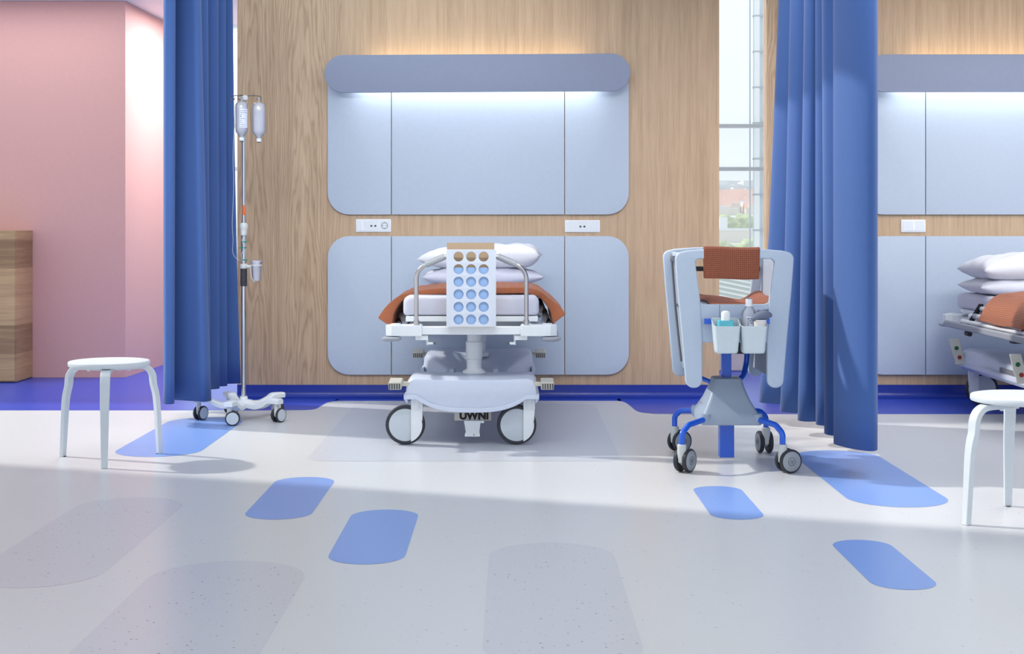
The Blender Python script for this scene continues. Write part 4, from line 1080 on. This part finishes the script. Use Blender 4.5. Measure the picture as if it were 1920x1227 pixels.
def towel(name, x0, x1, yt, yf, yb, y_mid, half, label, thick=0.010):
    """cloth folded over a rail: front hang down to zf, back hang down to zb"""
    m = MB(); zt, zf, zb = yt, yf, yb; r = half
    prof = [(-r, zf)]+[(-r, zf+(zt-r-zf)*k/8) for k in range(1, 9)]+[(-r*math.cos(a), zt-r+r*math.sin(a)) for a in [PI*k/8 for k in range(1, 8)]]+[(r, zt-r-(zt-r-zb)*k/6) for k in range(0, 7)]
    L = [0]
    for i in range(1, len(prof)): L.append(L[-1]+math.hypot(prof[i][0]-prof[i-1][0], prof[i][1]-prof[i-1][1]))
    N = len(prof)-1; nx = 24
    def fn(u, v):
        i = min(int(round(u*N)), N); x = x0+(x1-x0)*v; hang = max(0, (zt-prof[i][1])/0.15)
        return (x+0.004*hang*(0.5-v)*2, prof[i][0]-0.002*math.sin(v*11)*hang*(1 if i < N/2 else -1), prof[i][1]+0.0025*math.sin(v*5+1)-0.003*math.sin(v*PI)*0)
    m.grid(fn, N, nx, uv=lambda u, v: ((x1-x0)*v, L[min(int(round(u*N)), N)]))
    o = m.build(name, 'terracotta_towel', None, smooth=180, fix=False)
    q = o.modifiers.new('thickness', 'SOLIDIFY'); q.thickness = thick; q.offset = 1
    q = o.modifiers.new('round', 'BEVEL'); q.width = 0.004; q.segments = 2; q.limit_method = 'ANGLE'; q.angle_limit = math.radians(50)
    o.location = (0, y_mid, 0)
    return tag(o, label, 'towel')
o = towel('towel', PX(1320.5, 6.03), PX(1427, 6.03), PZ(463, ty), PZ(524, 6.02), PZ(523, 6.08), ty+0.015, 0.0185, 'terracotta waffle towel folded over the top edge of the trolley', 0.010)
# second towel lies in the tray between the frames
tw2 = MB()
def f2(u, v):
    x = PX(1311, 6.45)+(PX(1449, 6.45)-PX(1311, 6.45))*u
    e = (abs(u*2-1))**4
    return (x*1.0, 6.082+0.42*v, 0.706+0.022*e*v+0.010*math.sin(u*8+v*3)*math.sin(v*5)+0.030*math.exp(-((u-0.78)/0.14)**2)*v)
tw2.grid(f2, 26, 14, uv=lambda u, v: (u*0.34, v*0.38))
o = tw2.build('towel', 'terracotta_towel', None, smooth=180, fix=False)
q = o.modifiers.new('thickness', 'SOLIDIFY'); q.thickness = 0.022; q.offset = -1
tag(o, 'rumpled terracotta towel lying inside the trolley behind the handle opening', 'towel')
MB().bb((-0.165, 0.02, 0.660), (0.165, 0.484, 0.676)).build('tray', 'cart_recess', tr, bevel=0.003)

# hanging bins
def bin_(xc, label, wt_, group='white bins hanging on the trolley'):
    d = 5.945; x = PX(xc, d); zb = PZ(662, d)
    w, wb_, dp, dpb, hh = 50.5*d/F, 42*d/F, 0.105, 0.082, 0.147
    o_r, i_r = [], []
    def ring(z, w_, d_, r_, tilt, ins=0):
        pts = fillet([(-w_/2+ins, -d_/2+ins, z), (w_/2-ins, -d_/2+ins, z), (w_/2-ins, d_/2-ins, z), (-w_/2+ins, d_/2-ins, z)], r_, 6)
        return [(p.x, p.y+0.0, p.z+tilt*(p.y+d_/2)/d_) for p in pts]
    R = [ring(0.000, wb_-0.012, dpb-0.012, 0.012, 0), ring(0.004, wb_-0.004, dpb-0.004, 0.014, 0), ring(0.012, wb_, dpb, 0.016, 0)]
    for k in range(1, 7): f = k/6; R.append(ring(0.012+(0.114-0.012)*f, wb_+(w-wb_)*f**1.0, dpb+(dp-dpb)*f, 0.018, 0.030*f))
    R.append(ring(0.1145, w-0.0016, dp-0.0016, 0.018, 0.030)); R.append(ring(0.113, w-0.006, dp-0.006, 0.016, 0.030))
    for k in range(5, -1, -1): f = k/6; R.append(ring(0.012+(0.114-0.012)*f, wb_+(w-wb_)*f-0.006, dpb+(dp-dpb)*f-0.006, 0.015, 0.030*f))
    t = thing('hanging_bin', (x, d+0.0, zb), label, 'bin', group)
    m = MB().loft(R); m.build('bin_body', 'bin_white', t, smooth=50)
    MB().bb((-0.022, dp/2-0.004, 0.105), (0.022, dp/2+0.030, 0.118)).build('hook', 'bin_white', t, bevel=0.002)
    return t
bin_(1361, 'left white bin with teal bottle hanging on the trolley rail', 0)
bin_(1411.5, 'right white bin with clear bottle and mesh cloth hanging on the trolley rail', 0)
def at(x, y, d): return Vector((PX(x, d), d, PZ(y, d)))
# teal bottle
d = 5.955; b0 = PZ(662, 5.945)+0.012
t = thing('soap_bottle', (PX(1360.5, d), d, b0), 'teal plastic bottle with white cap in the left bin', 'bottle')
hh = PZ(601, d)-b0
rings = []
for z, k in ((0, 0.85), (0.006, 1), (hh-0.022, 1.0), (hh-0.018, 0.93), (hh-0.010, 0.93), (hh, 0.88)):
    rings.append([tuple(p) for p in fillet([(-0.036*k, -0.022*k, z), (0.036*k, -0.022*k, z), (0.036*k, 0.022*k, z), (-0.036*k, 0.022*k, z)], 0.010, 5)])
MB().loft(rings).build('bottle_body', 'teal', t, smooth=40)
MB().lathe([(0.018, hh), (0.0185, hh+0.004), (0.0185, hh+0.028), (0.016, hh+0.036), (0.007, hh+0.040), (0, hh+0.040)], 24).build('cap', 'cap_white', t)
# clear bottle with label
x_ = PX(1405, d); t = thing('clear_bottle', (x_, d+0.012, b0), 'clear plastic bottle with printed label in the right bin', 'bottle')
h1 = PZ(576, d)-b0; h2 = PZ(561, d)-b0; r1 = 0.0305
MB().lathe([(0, 0.002), (r1*0.9, 0.002), (r1, 0.008), (r1, h1-0.030), (r1*0.93, h1-0.018), (r1*0.55, h1-0.002), (0.0135, h1+0.004), (0.0135, h2-0.012)], 32).build('bottle_shell', 'bottle_clear', t, smooth=60)
MB().lathe([(0.014, h1+0.002), (0.017, h1+0.003), (0.017, h1+0.006), (0.0145, h1+0.007), (0.0145, h2-0.006), (0.0145, h2-0.001), (0.0, h2)], 24).build('cap', 'cap_white', t, smooth=40)
MB().lathe([(0.0125, h2-0.001), (0.0125, h2+0.003), (0.0, h2+0.003)], 20).build('cap_disc', 'grey_plastic', t)
m = MB(); a0, a1 = -PI/2-0.55, -PI/2+0.95
m.grid(lambda u, v: ((r1+0.0006)*math.cos(a0+(a1-a0)*u), (r1+0.0006)*math.sin(a0+(a1-a0)*u), 0.05+v*(h1-0.088)), 10, 1)
lo = m.build('paper_label', 'label_paper', t, smooth=180, fix=False)
m = MB(); rg_ = random.Random(2)
for row in range(6):
    z_ = h1-0.050-row*0.0085; q0 = a0+0.12
    while q0 < a1-0.35:
        q1 = q0+rg_.uniform(0.18, 0.42)
        m.grid(lambda u, v: ((r1+0.0012)*math.cos(q0+(q1-q0)*u), (r1+0.0012)*math.sin(q0+(q1-q0)*u), z_+v*0.0026), 3, 1); q0 = q1+0.08
        if row % 2 and rg_.random() < .5: break
m.build('print_lines', 'ink', lo, smooth=180, fix=False)
# beaker and mesh cloth
t = MB().lathe([(0, 0.0), (0.022, 0.0), (0.0265, PZ(599.5, 5.93)-b0), (0.0245, PZ(599.5, 5.93)-b0), (0.020, 0.004), (0, 0.004)], 28).build('beaker', 'cup_white', None, smooth=40)
t.location = (PX(1425, 5.93), 5.928, b0); tag(t, 'white beaker standing in the right bin under the grey mesh cloth', 'cup')
m = MB()
axis = [at(1412, 600, 5.922), at(1419, 595, 5.925), at(1430, 592, 5.93), at(1440, 591, 5.933), at(1447, 592, 5.935)]
prof = []
cs = spline(axis, 6)
rr = [0.010, 0.021, 0.026, 0.020, 0.008]
rs = [r_.x for r_ in spline([Vector((q, 0, 0)) for q in rr], 6)]
m.tube(cs, rs, 20, flat=0.8)
m.tube(spline([at(1419, 584, 5.94), at(1430, 584, 5.94), at(1440, 581, 5.94)], 6), [0.009+0.002*math.sin(k) for k in range(13)], 14, flat=0.7)
tag(m.build('mesh_cloth', 'mesh_cloth', None, smooth=60), 'rolled grey mesh cloth sticking out of the right bin', 'cloth')
# ------------------------------------------------------------------ light
SKY_SOUTH, SKY_NORTH = 1.28, 1.45
wd = bpy.data.worlds.new('sky'); SC.world = wd; wd.use_nodes = True
bg = wd.node_tree.nodes['Background']; bg.inputs['Color'].default_value = (0.85, 0.93, 1.0, 1)
wnt = wd.node_tree; wtc = wnt.nodes.new('ShaderNodeTexCoord'); wsep = wnt.nodes.new('ShaderNodeSeparateXYZ'); wnt.links.new(wtc.outputs['Generated'], wsep.inputs[0])
wmr = wnt.nodes.new('ShaderNodeMapRange'); wmr.interpolation_type = 'SMOOTHSTEP'      # the sky is brighter behind the photographer
wmr.inputs['From Min'].default_value = -0.9; wmr.inputs['From Max'].default_value = 0.1; wmr.inputs['To Min'].default_value = SKY_SOUTH; wmr.inputs['To Max'].default_value = SKY_NORTH
wnt.links.new(wsep.outputs[1], wmr.inputs['Value']); wnt.links.new(wmr.outputs[0], bg.inputs['Strength'])
sd = bpy.data.lights.new('sun', 'SUN'); sd.energy = 3.2; sd.angle = math.radians(2.0); sd.color = (1.0, 0.95, 0.86)
so = bpy.data.objects.new('sun', sd); COL.objects.link(so)
so.rotation_euler = Vector((0.50, -0.19, -0.43)).to_track_quat('-Z', 'Y').to_euler()
def fill_light(x, y, w, h, e, col=(1, 0.98, 0.95)):  # unseen area light under the ceiling, added to brighten the room
    ld = bpy.data.lights.new('fill_light', 'AREA'); ld.shape = 'RECTANGLE'; ld.size = w; ld.size_y = h; ld.energy = e; ld.color = col
    o = bpy.data.objects.new('fill_light', ld); COL.objects.link(o); o.location = (x, y, CZ-0.02); return o
fill_light(2.9, 6.6, 1.6, 1.6, 45)
fill_light(-1.9, 10.3, 0.8, 0.7, 54)
fill_light(-3.3, 9.35, 1.4, 0.25, 4.0)
fill_light(0.85, 6.9, 0.9, 0.9, 9)
fill_light(1.3, 3.3, 1.0, 1.0, 19)
def wall_fill(x, w, e):  # unseen narrow-spread light, added to brighten the panel wall
    o = fill_light(x, 5.0, w, 0.25, e, (0.96, 0.97, 1.0)); o.name = 'wall_fill'; o.data.name = 'wall_fill'
    o.data.spread = math.radians(75); o.rotation_euler = (math.atan2(3.5, 1.95), 0, 0); o.location.z = CZ-0.05
wall_fill(-0.8, 3.8, 22); wall_fill(3.2, 3.2, 15)
# ------------------------------------------------------------------ camera
cd = bpy.data.cameras.new('camera'); cd.sensor_width = 36; cd.lens = 36*F/1920; cd.shift_y = (HZ-1227/2)/1920
cd.clip_end = 5000
co = bpy.data.objects.new('camera', cd); COL.objects.link(co); co.location = (0, 0, H); co.rotation_euler = (PI/2, 0, 0)
SC.camera = co
SC.view_settings.view_transform = 'Standard'; SC.view_settings.look = 'None'; SC.view_settings.exposure = -0.05; SC.view_settings.gamma = 1.0
SC.view_settings.use_curve_mapping = False
SC.cycles.max_bounces = 8; SC.cycles.transparent_max_bounces = 16; SC.cycles.use_denoising = True
